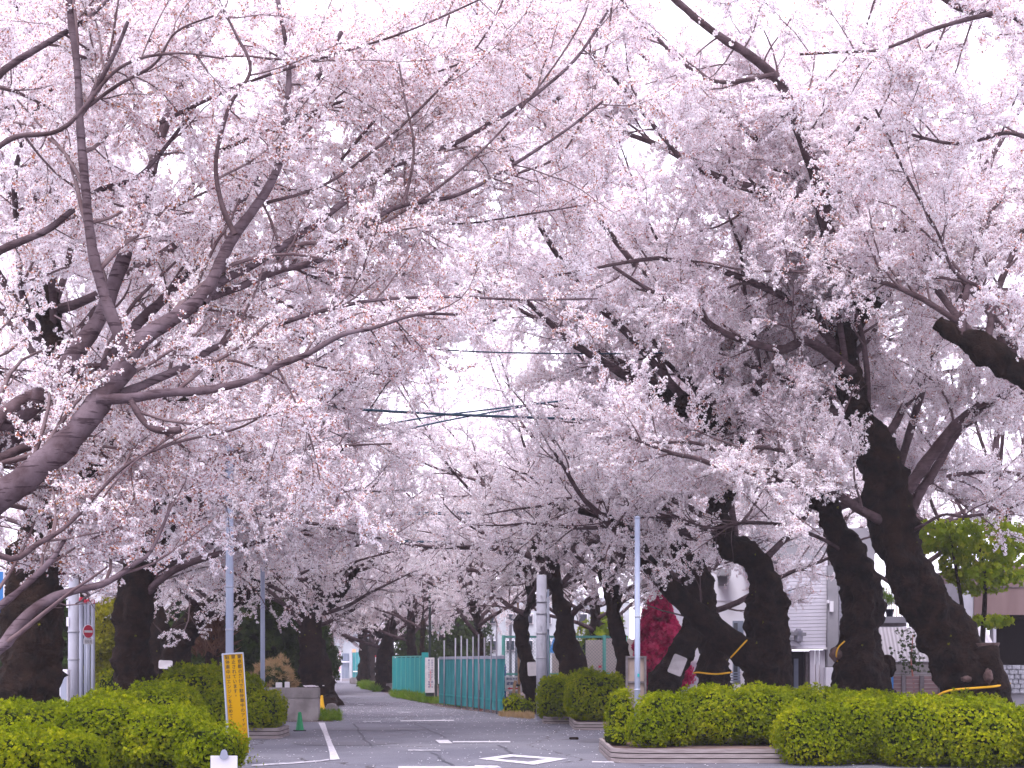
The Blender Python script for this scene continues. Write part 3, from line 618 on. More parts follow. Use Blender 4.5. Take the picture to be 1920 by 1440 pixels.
# 3
cherry('gnarled upright cherry trunk with burls directly left of the big leaning one',
       [(1622, 1392, 108), (1620, 1320, 96), (1616, 1258, 100), (1612, 1200, 84), (1614, 1140, 80), (1608, 1085, 78), (1590, 1040, 58), (1560, 970, 46), (1525, 915, 42), (1470, 870, 44), (1425, 838, 42), (1385, 805, 38), (1335, 795, 36), (1290, 765, 32), (1225, 737, 30)], 29.5, 22,
       limbs=[([(1590, 1040), (1540, 1010), (1470, 985), (1400, 980), (1330, 990), (1250, 960)], 9, 4, 29.5, 28),
              ([(1440, 850), (1405, 770), (1440, 680), (1530, 640), (1575, 590), (1520, 500)], 28, 8, 29.5, 31, 'old_bark'),
              ([(1400, 812), (1340, 700), (1240, 560), (1130, 420), (1050, 300), (1000, 170)], 20, 5, 29.5, 26, 'mid_bark'),
              ([(1300, 770), (1190, 640), (1090, 540), (1010, 420), (960, 300), (900, 150)], 18, 5, 29.5, 25, 'mid_bark'),
              ([(1225, 740), (1150, 690), (1070, 640), (980, 560), (900, 520)], 22, 5, 29.5, 26, 'mid_bark')],
       auto=[(8, .5, 6.5, 110, 95, 5, 60), (7, .75, 9, 90, 180, 45, 80)], kinds=((FULL, .86), (BUD, .14)), yb=.5, own=.5, zmin=3.7, dens=1.05, burls=10, amp=.12)
# 4 off to the right, its old limb enters the frame
cherry('cherry at the right edge whose thick black limb slants into the picture',
       [(2120, 1500, 120), (2100, 1250, 110), (2060, 1000, 100), (2010, 830, 85), (1960, 740, 58), (1905, 692, 50), (1840, 655, 44), (1790, 628, 34), (1757, 604, 18)], 23, 23,
       limbs=[([(1960, 740), (2020, 500), (2040, 300), (1990, 120), (1910, 32), (1850, 25), (1790, 10), (1740, -30)], 30, 10, 23, 19, 'mid_bark'),
              ([(1860, 25), (1800, 40), (1740, 58), (1690, 80), (1640, 95), (1570, 98), (1500, 102)], 10, 4, 19, 19, 'mid_bark'),
              ([(2000, 520), (1930, 540), (1850, 540), (1790, 510), (1760, 440), (1700, 330), (1640, 200)], 9, 4, 22, 20),
              ([(2000, 300), (1900, 250), (1800, 270), (1700, 250), (1620, 220)], 10, 4, 21, 20)],
       auto=[(8, .7, 8, 95, 60, 45, 80)], kinds=((FULL, .7), (BUD, .3)), yb=.2, zmin=4.2, dens=.95, base=0)
# 5..8 right hand group
cherry('upright burled cherry trunk with a thick arm leaning off it to the left',
       [(1440, 1368, 108), (1442, 1290, 96), (1440, 1240, 84), (1436, 1180, 72), (1434, 1120, 66), (1424, 1070, 60), (1395, 1035, 50), (1360, 1010, 46), (1352, 955, 44), (1366, 900, 44), (1358, 870, 30)], 33, 24,
       limbs=[([(1432, 1250), (1395, 1222), (1350, 1190), (1300, 1145), (1250, 1095), (1212, 1052), (1195, 1020), (1160, 985), (1120, 965), (1085, 958)], 66, 10, 33, 32, 'old_bark'),
              ([(1195, 1030), (1160, 1000), (1130, 970), (1090, 930), (1060, 880), (1040, 850)], 18, 5, 32, 30, 'mid_bark')],
       auto=[(8, .6, 6.2, 110, 110, 5, 60), (6, .85, 8, 120, 180, 45, 82)], kinds=((FULL, .88), (BUD, .12)), zmin=3.3, burls=10, amp=.12)
cherry('cherry trunk with a yellow rope round its foot, just behind the slanting arm',
       [(1338, 1350, 72), (1338, 1290, 64), (1336, 1240, 58), (1330, 1180, 56), (1316, 1120, 52), (1300, 1070, 48), (1270, 1020, 34), (1245, 970, 30), (1240, 900, 22)], 36.5, 25,
       auto=(6, .6, 6, 180, 150, 5, 60), kinds=((FULL, .9), (BUD, .1)), zmin=3.1, burls=8, amp=.11)
cherry('cherry trunk leaning right with a tilted pale plate, beside the red maple',
       [(1236, 1350, 84), (1246, 1300, 70), (1262, 1250, 58), (1285, 1205, 50), (1300, 1160, 42), (1302, 1120, 36), (1296, 1060, 30)], 38.5, 26,
       auto=(5, .7, 6, 150, 170, 10, 60), kinds=((FULL, .9), (BUD, .1)), zmin=3.2, burls=5, dens=.9)
cherry('slim kinked dark cherry trunk left of the pale pole and the red maple',
       [(1192, 1345, 44), (1180, 1290, 40), (1170, 1240, 32), (1160, 1190, 34), (1150, 1150, 30), (1148, 1110, 34), (1132, 1070, 26), (1115, 1010, 16)], 40, 27,
       auto=[(6, .7, 6, 180, 180, 5, 60), (6, .85, 8, 150, 180, 40, 82)], kinds=((FULL, .9), (BUD, .1)), zmin=3.2, burls=6, dens=.85)
cherry('swollen-footed cherry trunk rising behind the middle hedge beside the concrete utility pole',
       [(1090, 1345, 66), (1082, 1290, 62), (1076, 1245, 60), (1062, 1200, 44), (1058, 1160, 38), (1046, 1120, 32), (1040, 1075, 30), (1018, 1045, 22), (1000, 1010, 15)], 42, 28,
       limbs=[([(1062, 1160), (1085, 1140), (1112, 1118)], 12, 9, 42, 41.5, 'mid_bark'),
              ([(1046, 1110), (1000, 1085), (960, 1075), (900, 1070), (860, 1068)], 14, 5, 42, 44, 'mid_bark')],
       auto=[(6, .7, 6.4, 180, 180, 5, 60), (7, .85, 8.5, 150, 180, 40, 82)], kinds=((FULL, .9), (BUD, .1)), zmin=3.0, burls=6, dens=.9)
cherry('crooked cherry trunk with a white plate tied on, left of the concrete utility pole',
       [(993, 1340, 34), (996, 1310, 20), (993, 1280, 26), (988, 1245, 28), (980, 1210, 34), (978, 1170, 30), (990, 1140, 18), (994, 1100, 16), (985, 1050, 14)], 43.2, 29,
       limbs=[([(985, 1150), (960, 1140), (930, 1115), (905, 1080), (880, 1065)], 12, 5, 43, 45, 'mid_bark')],
       auto=[(5, .7, 6, 180, 180, 5, 60), (7, .85, 8.5, 150, 180, 40, 82)], kinds=((FULL, .8), (GRN, .2)), zmin=3.2, burls=5, dens=.85)
# left hand row
cherry('broad black cherry trunk at the left edge standing in the low hedge',
       [(38, 1425, 165), (48, 1340, 135), (55, 1260, 118), (58, 1180, 112), (62, 1100, 112), (70, 1030, 90), (85, 940, 70), (60, 850, 55), (90, 740, 46), (100, 600, 40), (80, 540, 30)], 24, 30,
       limbs=[([(80, 960), (170, 880), (250, 800), (330, 760), (420, 690)], 30, 8, 24, 22, 'old_bark'),
              ([(60, 860), (10, 800), (-60, 700)], 30, 16, 24, 24, 'old_bark')],
       auto=[(9, .45, 6.4, 60, 95, 5, 62), (8, .8, 9, 60, 180, 45, 82)], kinds=((FULL, .62), (BUD, .38)), zmin=3.5, burls=7)
cherry('short stout dark cherry trunk second from the left, between two hedges',
       [(250, 1392, 96), (251, 1330, 84), (252, 1280, 78), (250, 1230, 68), (252, 1180, 66), (256, 1130, 74), (262, 1095, 66), (270, 1040, 50), (310, 980, 44), (330, 930, 34)], 30, 31,
       limbs=[([(300, 990), (400, 830), (540, 660), (680, 500), (790, 340), (850, 160)], 26, 5, 30, 27, 'mid_bark'), ([(320, 950), (460, 850), (620, 740), (780, 650), (930, 600)], 22, 5, 30, 28, 'mid_bark')],
       auto=[(9, .55, 6.4, 60, 100, 5, 60), (8, .85, 9.5, 60, 180, 45, 82)], kinds=((FULL, .72), (BUD, .22), (GRN, .06)), zmin=2.9, burls=7)
cherry('forked cherry trunk with a broad arm reaching right behind the tall pale pole',
       [(335, 1350, 82), (332, 1290, 66), (330, 1240, 58), (340, 1190, 54), (372, 1152, 46), (410, 1136, 40), (450, 1115, 34), (500, 1075, 26), (540, 1040, 18)], 38, 32,
       limbs=[([(325, 1240), (310, 1190), (300, 1150), (290, 1100)], 34, 14, 38.4, 39, 'old_bark'),
              ([(405, 1140), (430, 1060), (480, 1035), (540, 1020)], 18, 8, 38, 37, 'old_bark')],
       auto=[(8, .5, 6, 20, 150, 5, 60), (7, .8, 8.5, 60, 180, 45, 82)], kinds=((FULL, .74), (BUD, .12), (GRN, .14)), zmin=2.1, burls=8)
cherry('tall forked cherry trunk standing beside the path behind the concrete wall',
       [(605, 1326, 66), (602, 1300, 52), (594, 1270, 58), (588, 1235, 60), (584, 1200, 50), (581, 1165, 44), (581, 1138, 48)], 50, 33,
       limbs=[([(580, 1150), (612, 1132), (640, 1105), (655, 1080), (668, 1060)], 32, 18, 50, 49, 'old_bark'),
              ([(580, 1145), (590, 1100), (610, 1060), (640, 1025), (690, 1017), (780, 1018)], 30, 10, 50, 46, 'old_bark'),
              ([(578, 1150), (556, 1112), (530, 1090), (515, 1060), (500, 1020)], 22, 8, 50, 51, 'old_bark')],
       auto=[(8, .75, 6.8, 0, 180, 5, 60), (8, .9, 8.5, 0, 180, 40, 82)], kinds=((FULL, .84), (BUD, .06), (GRN, .10)), yb=.5, zmin=2.9, burls=6)
cherry('shadowy cherry trunk half hidden behind the forked tree by the path',
       [(548, 1320, 40), (550, 1260, 36), (552, 1190, 34), (548, 1130, 24), (540, 1080, 14)], 56, 34, auto=(7, .6, 6.5, 20, 170, 5, 60), kinds=((FULL, .9), (BUD, .1)), zmin=3.0, burls=4, dens=.8, sc=1.15)
# trees along the path farther off
far = dict(kinds=((FULL, 1.),), burls=3)
def fart(label, px, d, w, seed, top=1150, lean=0, zmin=2.9, arms=(), n=9, L=7.6, kinds=((FULL, .92), (GRN, .08)), dens=.75, azs=180):
    by = HZ + EYE * F / d
    cherry(label, [(px, by + 1, w * 1.25), (px, (by + top) / 2, w), (px + lean, top, w * .8), (px + lean * 1.6, top - 45 * 50 / d, w * .5)], d, seed, limbs=arms, auto=[(n, .6, L, 0, azs, 5, 60), (6, .9, L * 1.15, 0, 180, 50, 85)],
           kinds=kinds, zmin=zmin, burls=3, dens=dens, sc=1.0 + (d - 40) / 90, l1=(.6, 2.3), l2=(.42, 1.1), spr=.2)
fart('dark cherry with a long left arm, at the near end of the teal fence', 722, 76, 34, 41, 1190, 8, 3.0, [([(715, 1195), (695, 1165), (672, 1150), (655, 1130), (650, 1100)], 12, 5, 76, 74, 'old_bark')])
fart('dark cherry trunk farther down the path, behind the white post sign', 683, 92, 22, 42, 1195, -4, 3.2)
fart('cherry trunk rising behind the middle of the teal fence', 772, 72, 20, 43, 1160, -2, 3.2)
fart('thin grey cherry trunk behind the black lamp post', 791, 66, 9, 44, 1140, 3, 3.4, n=5)
fart('cherry behind the tall pipe fence with its crown over the netting', 905, 58, 18, 45, 1150, -14, 3.4)
fart('cherry at the far end of the path on its left side', 560, 78, 26, 46, 1170, 5, 3.2)
fart('most distant cherry left of the path, nearly lost in pale blossom', 520, 98, 24, 47, 1170, 5, 3.3)
fart('distant cherry behind the gate at the end of the path', 700, 118, 22, 48, 1190, 0, 4.5)
fart('cherry deep behind the netting between the two slim trunks', 1120, 60, 24, 49, 1130, -6, 4.0)
fart('cherry in the second row behind the white house wall', 1395, 52, 26, 50, 1060, 0, 5.5, L=7)
fart('cherry in the second row behind the grey house', 1720, 46, 30, 51, 1010, 0, 6.2, L=7)
fart('cherry in the second row behind the dark trunks on the left', 160, 50, 30, 52, 1120, 0, 4.0, L=7)
fart('second row cherry behind the forked left trunk', 400, 58, 28, 53, 1120, 0, 3.9, L=7)
fart('far cherry seen over the teal fence', 850, 88, 22, 54, 1160, 0, 4.2)
fart('tall cherry behind the concrete wall whose crown closes the left middle', 455, 70, 26, 55, 1110, 0, 4.0, L=8, n=10)
fart('tall cherry in the third row on the left, seen only as pale crown', 290, 44, 34, 56, 1010, 0, 5.5, L=8, n=10)
fart('tall cherry beyond the small green maple', 1880, 42, 34, 57, 1000, 0, 6.5, L=8, n=10)
fart('tall cherry behind the siding house', 1560, 56, 30, 58, 1010, 0, 7, L=8, n=10)
fart('tall cherry beyond the red maple', 1240, 52, 30, 59, 1050, 0, 5.0, L=8, n=10)
fart('tall cherry behind the beige hoarding', 1060, 70, 26, 60, 1090, 0, 5.0, L=8, n=10)
print('BLOSSOM', sum(n for _, n in TREES), [n for _, n in TREES])

# ------------------------------------------------------------------ hedges and shrubs
def ell_points(blobs, dens, rng, disp=.06, up=.25):
    """points on the outer skin of a union of rounded blobs (cx,cy,cz,rx,ry,rz)"""
    PP = []; NN = []
    for bi, (cx, cy, cz, rx, ry, rz) in enumerate(blobs):
        area = 4 * math.pi * ((rx * ry) ** 1.6 / 3 + (rx * rz) ** 1.6 / 3 + (ry * rz) ** 1.6 / 3) ** (1 / 1.6); n = int(area * dens)
        q = rng.normal(size=(n, 3)); q /= np.linalg.norm(q, axis=1, keepdims=True)
        e = 1 / (np.abs(q) ** 3.2).sum(1) ** (1 / 3.2); q = q * e[:, None]                      # squarish ball
        p = q * [rx, ry, rz]; nr = np.sign(q) * np.abs(q) ** 2.2 / [rx, ry, rz]; nr /= np.linalg.norm(nr, axis=1, keepdims=True)
        p = p + [cx, cy, cz]
        w = np.array([noise.noise(Vector(tuple(v * 1.9))) * 1.3 + noise.noise(Vector(tuple(v * 5))) * .8 for v in p]); p = p + nr * (w * disp + rng.uniform(-.12, .03, n))[:, None]
        ok = p[:, 2] > .02
        for bj, (ax, ay, az, a, b, c) in enumerate(blobs):
            if bj != bi: ok &= ((np.abs((p - [ax, ay, az]) / [a, b, c]) ** 3.2).sum(1) > .80)
        PP.append(p[ok]); NN.append(nr[ok] + [0, 0, up])
    return np.concatenate(PP), np.concatenate(NN)
def core_mesh(blobs, shrink, m, parent, seed, sub=4):
    bm = bmesh.new()
    for (cx, cy, cz, rx, ry, rz) in blobs:
        r = bmesh.ops.create_icosphere(bm, subdivisions=sub, radius=1)
        for v in r['verts']:
            q = v.co.copy(); e = 1 / (abs(q.x) ** 3.2 + abs(q.y) ** 3.2 + abs(q.z) ** 3.2) ** (1 / 3.2); q *= e
            p = Vector((q.x * rx, q.y * ry, q.z * rz)) * shrink + Vector((cx, cy, cz)); p += v.co * .07 * noise.noise(p * 4 + Vector((seed, 0, 0))); p.z = max(p.z, .0); v.co = p
    me = bpy.data.meshes.new('stems'); bm.to_mesh(me); bm.free(); return link('dark_core', me, M[m], parent, True)  # solid filler core, no stems; the inner shade is put into its colour
def hedge(label, specs, seed, leaf='azalea_leaf', shoot='azalea_shoot', core='azalea_core', dens=1250, sc=.78, name='azalea_hedge', cat='hedge', group='clipped azalea hedges', z0=0., disp=.09, shr=.83, shoots=.06):
    """specs: (px0, px1, top py, depth, half thickness[, bottom z])"""
    rng = np.random.default_rng(seed); bl = []
    for s in specs:
        a, b, top, d, th = s[:5]; zb = s[5] if len(s) > 5 else z0
        A, B = P(a, top, d - th * .6), P(b, top, d - th * .6); zt = A.z
        bl.append(((A.x + B.x) / 2, d, (zt + zb) / 2, (B.x - A.x) / 2, th, (zt - zb) / 2))
    root = empty(name, (bl[0][0], bl[0][1], z0), label, cat, group)
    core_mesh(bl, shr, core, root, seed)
    p, n = ell_points(bl, dens, rng, disp); scatter('leaves', p, n + rng.normal(size=p.shape) * .45, sc * rng.uniform(.7, 1.35, len(p)), leaf, root, rng)
    if shoots:
        up = (n[:, 2] > .75) & (rng.random(len(p)) < shoots); q = p[up] + [0, 0, .03]; scatter('shoots', q, np.tile([0, 0, 1.], (len(q), 1)) + rng.normal(size=q.shape) * .25, sc * rng.uniform(.8, 1.8, len(q)), shoot, root, rng)
    return root
hedge('round lime green azalea hedge at the lower right corner, in front of the sawn-off stump', [(1652, 1800, 1312, 21.6, .8), (1760, 1925, 1316, 21.4, .8)], 1)
hedge('azalea hedge running off the right edge of the picture', [(1900, 2120, 1326, 21.4, .9)], 2)
hedge('dome of azalea hedge right of the plank planter, overhanging its end', [(1466, 1600, 1322, 21.8, .7), (1560, 1670, 1306, 22.1, .7)], 3)
hedge('long flat-topped azalea hedge growing in the plank planter', [(1200, 1300, 1304, 23.6, .75, .2), (1275, 1400, 1292, 24, .9, .2), (1370, 1500, 1290, 24, .9, .2), (1180, 1250, 1345, 23.1, .4, .2)], 4)
hedge('azalea hedge behind the planter at the feet of the dark trunks', [(1440, 1600, 1292, 25.4, .8), (1560, 1720, 1300, 25.6, .8), (1700, 1900, 1306, 25.2, .5)], 5)
hedge('small upright azalea at the planter end, left of the brown sign back', [(1142, 1188, 1296, 25.2, .5), (1136, 1180, 1370, 23.6, .3, .2)], 6)
hedge('block of azalea hedge just right of the concrete utility pole', [(1010, 1074, 1270, 36.6, 1.0, .15)], 7, dens=600, sc=1.1)
hedge('block of azalea hedge above the middle plank planter', [(1064, 1176, 1264, 34.6, 1.1, .15)], 8, dens=600, sc=1.1)
hedge('straggly yellow-green shrub at the foot of the netting', [(940, 985, 1308, 42.2, .5), (965, 1002, 1316, 41.8, .4)], 9, dens=300, sc=1.3, disp=.16, name='low_shrub', cat='shrub', group='low shrubs')
hedge('lowest azalea hedge in the bottom left corner', [(-60, 75, 1376, 17.2, .8), (50, 165, 1382, 17.3, .7)], 10, dens=1350)
hedge('wide sprawling azalea hedge across the lower left, left of the yellow sign', [(-60, 120, 1322, 20.4, .9), (90, 260, 1318, 20.6, 1.), (220, 372, 1330, 20.4, .9), (330, 440, 1368, 19.8, .7)], 11)
hedge('bright azalea hedge rising round the second trunk on the left', [(120, 250, 1300, 23.6, .9), (220, 362, 1288, 24.4, 1.)], 12)
hedge('tall bright azalea hedge behind the yellow sign', [(286, 420, 1250, 30.6, 1.1, .1), (380, 480, 1268, 30.2, 1.1, .1), (440, 524, 1300, 29.6, .9, .2)], 13, dens=700, sc=1.05)
hedge('small pale azalea in front of the galvanised panels', [(176, 232, 1258, 31, .6)], 14, dens=300)
hedge('drying brown-green azalea twigs crowding the foot of the yellow sign', [(395, 470, 1392, 20.3, .35)], 15, dens=120, disp=.2, shr=.5, shoots=.3, name='sparse_azalea', cat='shrub', group='low shrubs')
# leafy shrubs and evergreens behind
hedge('tall yellow-green podocarpus hedge between the steel panels and the stout trunk', [(172, 226, 1140, 37, .9)], 20, leaf='yellow_foliage', shoot='yellow_foliage', core='azalea_core', dens=130, sc=1.5, name='podocarpus_hedge', cat='hedge', group='evergreens behind the trees', disp=.2, shoots=0)
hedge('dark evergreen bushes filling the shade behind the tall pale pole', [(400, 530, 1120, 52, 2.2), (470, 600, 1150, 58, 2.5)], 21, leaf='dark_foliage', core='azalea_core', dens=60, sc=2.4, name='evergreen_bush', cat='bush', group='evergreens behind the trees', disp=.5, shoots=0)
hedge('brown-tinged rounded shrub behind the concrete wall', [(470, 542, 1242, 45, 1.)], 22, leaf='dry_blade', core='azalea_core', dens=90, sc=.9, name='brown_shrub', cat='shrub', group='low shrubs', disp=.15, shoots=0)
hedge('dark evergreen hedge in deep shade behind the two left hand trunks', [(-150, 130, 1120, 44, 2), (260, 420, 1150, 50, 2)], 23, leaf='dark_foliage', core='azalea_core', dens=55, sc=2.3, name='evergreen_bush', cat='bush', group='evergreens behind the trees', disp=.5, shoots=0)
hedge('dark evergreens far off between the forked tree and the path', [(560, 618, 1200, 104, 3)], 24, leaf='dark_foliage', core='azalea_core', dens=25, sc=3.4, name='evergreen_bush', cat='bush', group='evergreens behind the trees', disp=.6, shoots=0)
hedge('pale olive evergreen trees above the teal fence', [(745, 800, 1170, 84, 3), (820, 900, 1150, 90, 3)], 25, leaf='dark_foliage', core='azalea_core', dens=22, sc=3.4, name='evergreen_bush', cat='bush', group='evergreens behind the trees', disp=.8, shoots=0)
hedge('dull green shrubs beyond the hoarding, left of the red maple', [(1085, 1175, 1165, 62, 2.5)], 26, leaf='green_foliage', core='azalea_core', dens=26, sc=2.2, name='evergreen_bush', cat='bush', group='evergreens behind the trees', disp=.6, shoots=0)
# red maple: cone of feathery crimson foliage
root = empty('red_maple', tuple(P(1235, 1342, 41.5).xy) + (0,), 'crimson Japanese maple glowing between the pale pole and the leaning trunk', 'maple tree')
rng = np.random.default_rng(77); MB().tube([P(1232, 1342, 41.5), P(1236, 1290, 41.5), P(1230, 1230, 41.5), P(1234, 1170, 41.5)], [.09, .07, .05, .02], 8).build('trunk', M['mid_bark'], root, True)
pp = []; c0 = P(1235, 1342, 41.5)
for i in range(10500):
    t = rng.random() ** .8; z = .75 + 3.0 * t; a = rng.uniform(0, 6.283); rr = 1.12 * (1 - t) ** .6 * math.sqrt(max(.05, min(1, t * 6 + .35))) * (.6 + .4 * rng.random()) * (1 + .3 * noise.noise(Vector((math.cos(a) * 1.6, math.sin(a) * 1.6, z * 1.9))))
    q = Vector((c0.x + rr * math.cos(a), c0.y + rr * math.sin(a), z))
    if noise.noise(q * 3.0) > -.34: pp.append(tuple(q))
pp = np.array(pp); scatter('foliage', pp, (pp - [c0.x, c0.y, 1.6]) * [1, 1, .4] + rng.normal(size=pp.shape) * .4, rng.uniform(.9, 1.9, len(pp)), 'red_foliage', root, rng)
# green maple on the right
root = empty('green_maple', tuple(P(1830, 1360, 33).xy) + (0,), 'fresh green maple with thin dark stems before the brown house', 'maple tree')
MB().tube([P(1838, 1366, 33), P(1842, 1200, 33), P(1846, 1140, 33), P(1848, 1085, 33), P(1835, 1020, 33)], [.07, .065, .06, .05, .03], 8).build('trunk', M['old_bark'], root, True)
MB().tube([P(1806, 1366, 32.6), P(1808, 1190, 32.6), P(1803, 1130, 32.6), P(1795, 1080, 32.6), P(1780, 1000, 32.6)], [.06, .055, .05, .04, .02], 8).build('trunk', M['old_bark'], root, True)
rng = np.random.default_rng(78); pp = []
for (x, y, rx, rz, ry, n) in [(1835, 1010, 95, 42, 1.2, 900), (1750, 1005, 52, 30, .9, 300), (1840, 1085, 60, 32, 1., 330), (1890, 1060, 50, 40, 1., 260), (1850, 1165, 50, 14, .5, 160), (1790, 1060, 30, 30, .6, 220)]:
    c = P(x, y, 33)
    for i in range(n):
        q = unit(rng.normal(size=3)) * rng.uniform(.55, 1.) ; pp.append((c.x + q[0] * rx * 33 / F, c.y + q[1] * ry, c.z + q[2] * rz * 33 / F))
pp = np.array(pp); scatter('foliage', pp, rng.normal(size=pp.shape) * [1, 1, .4], rng.uniform(.7, 1.3, len(pp)), 'green_foliage', root, rng)
# bamboo-leaved stem by the corrugated shed
root = empty('slender_shrub', tuple(P(1712, 1350, 33.5).xy) + (0,), 'slender shrub with narrow dark leaves before the rusty corrugated shed', 'shrub')
MB().tube([P(1716, 1360, 33.5), P(1714, 1290, 33.5), P(1708, 1240, 33.5), P(1712, 1190, 33.5)], [.03, .025, .02, .012], 6).build('stem', M['rustpost'], root)
pp = np.array([tuple(P(rng.normal(1708, 15), rng.uniform(1180, 1262), 33.5 + rng.normal(0, .15))) for i in range(150)]); scatter('leaves', pp, rng.normal(size=pp.shape), rng.uniform(.5, 1., len(pp)), 'dark_foliage', root, rng)
# dead palm fronds hanging by the third trunk
root = empty('fan_palm', tuple(P(398, 1350, 41).xy) + (0,), 'fan palm with a skirt of dead brown fronds behind the bright hedge', 'palm')
MB().tube([P(398, 1350, 41), P(398, 1180, 41)], [.22, .2], 10).build('trunk', M['old_bark'], root)
pp = np.array([(P(398, 1180, 41).x + .35 * math.cos(a) * k, 41 + .3 * math.sin(a) * k, z) for a in np.linspace(0, 6, 18) for k, z in ((.6, 2.9), (1., 2.5), (1.2, 2.1))]); scatter('dead_fronds', pp, np.tile([0, 0, -1.], (len(pp), 1)) + rng.normal(size=pp.shape) * .3, rng.uniform(.9, 1.5, len(pp)), 'palm_blade', root, rng)
# grass
def grass(pts_fn, n, label, seed, sc=1., kind='grass_blade'):
    rng = np.random.default_rng(seed); pp = np.array([pts_fn(rng) for i in range(n)]); o = scatter('grass', pp, np.tile([0, 0, 1.], (n, 1)) + rng.normal(size=pp.shape) * .3, sc * rng.uniform(.5, 1.3, n), kind, None, rng); tag(o, label)
    return o
def quad_fn(a, b, c, d):
    a, b, c, d = [G(*q) for q in (a, b, c, d)]
    def f(r):
        u, v = r.random(), r.random(); p = (a * (1 - u) + b * u) * (1 - v) + (d * (1 - u) + c * u) * v; return (p.x, p.y, .0)
    return f
grass(quad_fn((600, 1353), (640, 1354), (634, 1337), (598, 1337)), 330, 'bright grass tuft at the right end of the concrete wall', 1, 1.1)
grass(quad_fn((786, 1318), (900, 1330), (900, 1324), (790, 1312)), 620, 'grass verge along the foot of the pipe fence', 2, 1.3)
grass(quad_fn((734, 1308), (785, 1317), (795, 1313), (742, 1302)), 420, 'tall grass tufts at the foot of the teal panels', 3, 2.0)
grass(quad_fn((676, 1292), (712, 1299), (708, 1291), (676, 1286)), 420, 'grass round the white bollard by the path', 4, 2.4)
grass(quad_fn((940, 1345), (1000, 1350), (1000, 1342), (940, 1340)), 260, 'dry grass round the crooked trunk', 5, .8, 'dry_blade')
grass(quad_fn((1150, 1398), (1215, 1406), (1215, 1392), (1150, 1388)), 130, 'dry straw-coloured grass at the planter end', 6, 1.3, 'dry_blade').location.z = .22

# ------------------------------------------------------------------ plank planters (rounded ends, three courses with recessed joints)
def planter(label, x0, x1, y0, y1, h, n=3, rad=.45, th=.07, seed=1):
    root = empty('planter', ((x0 + x1) / 2, y0, 0), label, 'planter', 'plank planters with rounded ends')
    def ring(off):
        out = []; xa, xb, ya, yb, r = x0 + off, x1 - off, y0 + off, y1 - off, max(.05, rad - off)
        for cx, cy, a0 in ((xb - r, ya + r, -90), (xb - r, yb - r, 0), (xa + r, yb - r, 90), (xa + r, ya + r, 180)):
            for k in range(9): a = math.radians(a0 + k * 11.25); out.append((cx + r * math.cos(a), cy + r * math.sin(a)))
        return out
    hp = h / n
    for i in range(n):
        z0, z1 = i * hp + .008, (i + 1) * hp - .008; o = .004 * ((i * 7) % 3); A, B = ring(o), ring(th); m = len(A)
        vs = [(x, y, z) for z in (z0, z1) for x, y in A] + [(x, y, z) for z in (z0, z1) for x, y in B]
        fs = []
        for k in range(m):
            j = (k + 1) % m; fs += [(k, j, m + j, m + k), (m + k, m + j, 3 * m + j, 3 * m + k), (2 * m + j, 2 * m + k, 3 * m + k, 3 * m + j), (j, k, 2 * m + k, 2 * m + j)]
        MB().add(vs, fs).build('plank', M['planter'], root)
    A, B = ring(.018), ring(th - .01); m = len(A)
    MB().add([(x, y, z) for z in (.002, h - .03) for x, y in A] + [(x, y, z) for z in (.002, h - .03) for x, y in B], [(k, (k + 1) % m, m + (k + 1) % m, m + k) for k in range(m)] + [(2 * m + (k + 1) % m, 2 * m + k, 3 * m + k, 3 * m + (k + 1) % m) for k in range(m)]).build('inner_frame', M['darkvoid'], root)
    MB().prism([(x, y, .003) for x, y in B], h - .05).build('soil', M['soil'], root)
    return root
planter('long plank planter with a rounded end, holding the flat-topped hedge', 1.56, 9.5, 21.9, 25.4, .24)
planter('far small plank planter beside the utility pole, under the hedge block', G(1018, 1357).x, G(1082, 1357).x, 35.9, 38, .2, rad=.3)
planter('middle plank planter left of the brown sign back', G(1077, 1370).x, G(1165, 1370).x, 32.6, 36, .2, rad=.3)
planter('plank planter under the bright hedge behind the yellow sign', G(400, 1386).x, G(524, 1386).x, 28.9, 30.4, .24, rad=.2)

# ------------------------------------------------------------------ signs, poles and street furniture
def text_mesh(body, size, loc, rz, m, parent, name='lettering', col_gap=None, vert=True, line=1.06, xs=1., rot_y=0., depth=.002):
    """vertical Japanese lettering: list of columns (right to left) or one horizontal line"""
    vs = []; fs = []
    dg = bpy.context.evaluated_depsgraph_get()
    def glyph(s):
        c = bpy.data.curves.new('t', 'FONT'); c.body = s; c.size = size; c.resolution_u = 2; c.align_x = 'CENTER'; c.offset = size * .012
        o = bpy.data.objects.new('t', c); C.objects.link(o); bpy.context.view_layer.update(); me = bpy.data.meshes.new_from_object(o.evaluated_get(bpy.context.evaluated_depsgraph_get()))
        r = ([v.co.copy() for v in me.vertices], [tuple(p.vertices) for p in me.polygons]); bpy.data.objects.remove(o); bpy.data.meshes.remove(me); return r
    cache = {}
    R = Matrix.Rotation(rz, 3, 'Z') @ Matrix.Rotation(rot_y, 3, 'Y')
    cols = body if isinstance(body, (list, tuple)) else [body]
    for ci, col in enumerate(cols):
        seq = [(ch, -ci * (col_gap or size * 1.5), -k * size * line) for k, ch in enumerate(col)] if vert else [(col, 0, -ci * size * line)]
        for ch, x, z in seq:
            if ch == ' ': continue
            if ch in '。、' and vert: x += size * .35; z += size * .35
            if ch not in cache: cache[ch] = glyph('|' if ch == 'ー' and vert else ch)
            gv, gf = cache[ch]; b = len(vs)
            vs += [Vector(loc) + R @ Vector(((v.x * xs + x), 0, v.y + z - size * .8)) for v in gv]; fs += [tuple(b + i for i in f) for f in gf]
    me = bpy.data.meshes.new(name); me.from_pydata([tuple(v) for v in vs], [], fs); me.update()
    return link(name, me, M[m], parent)
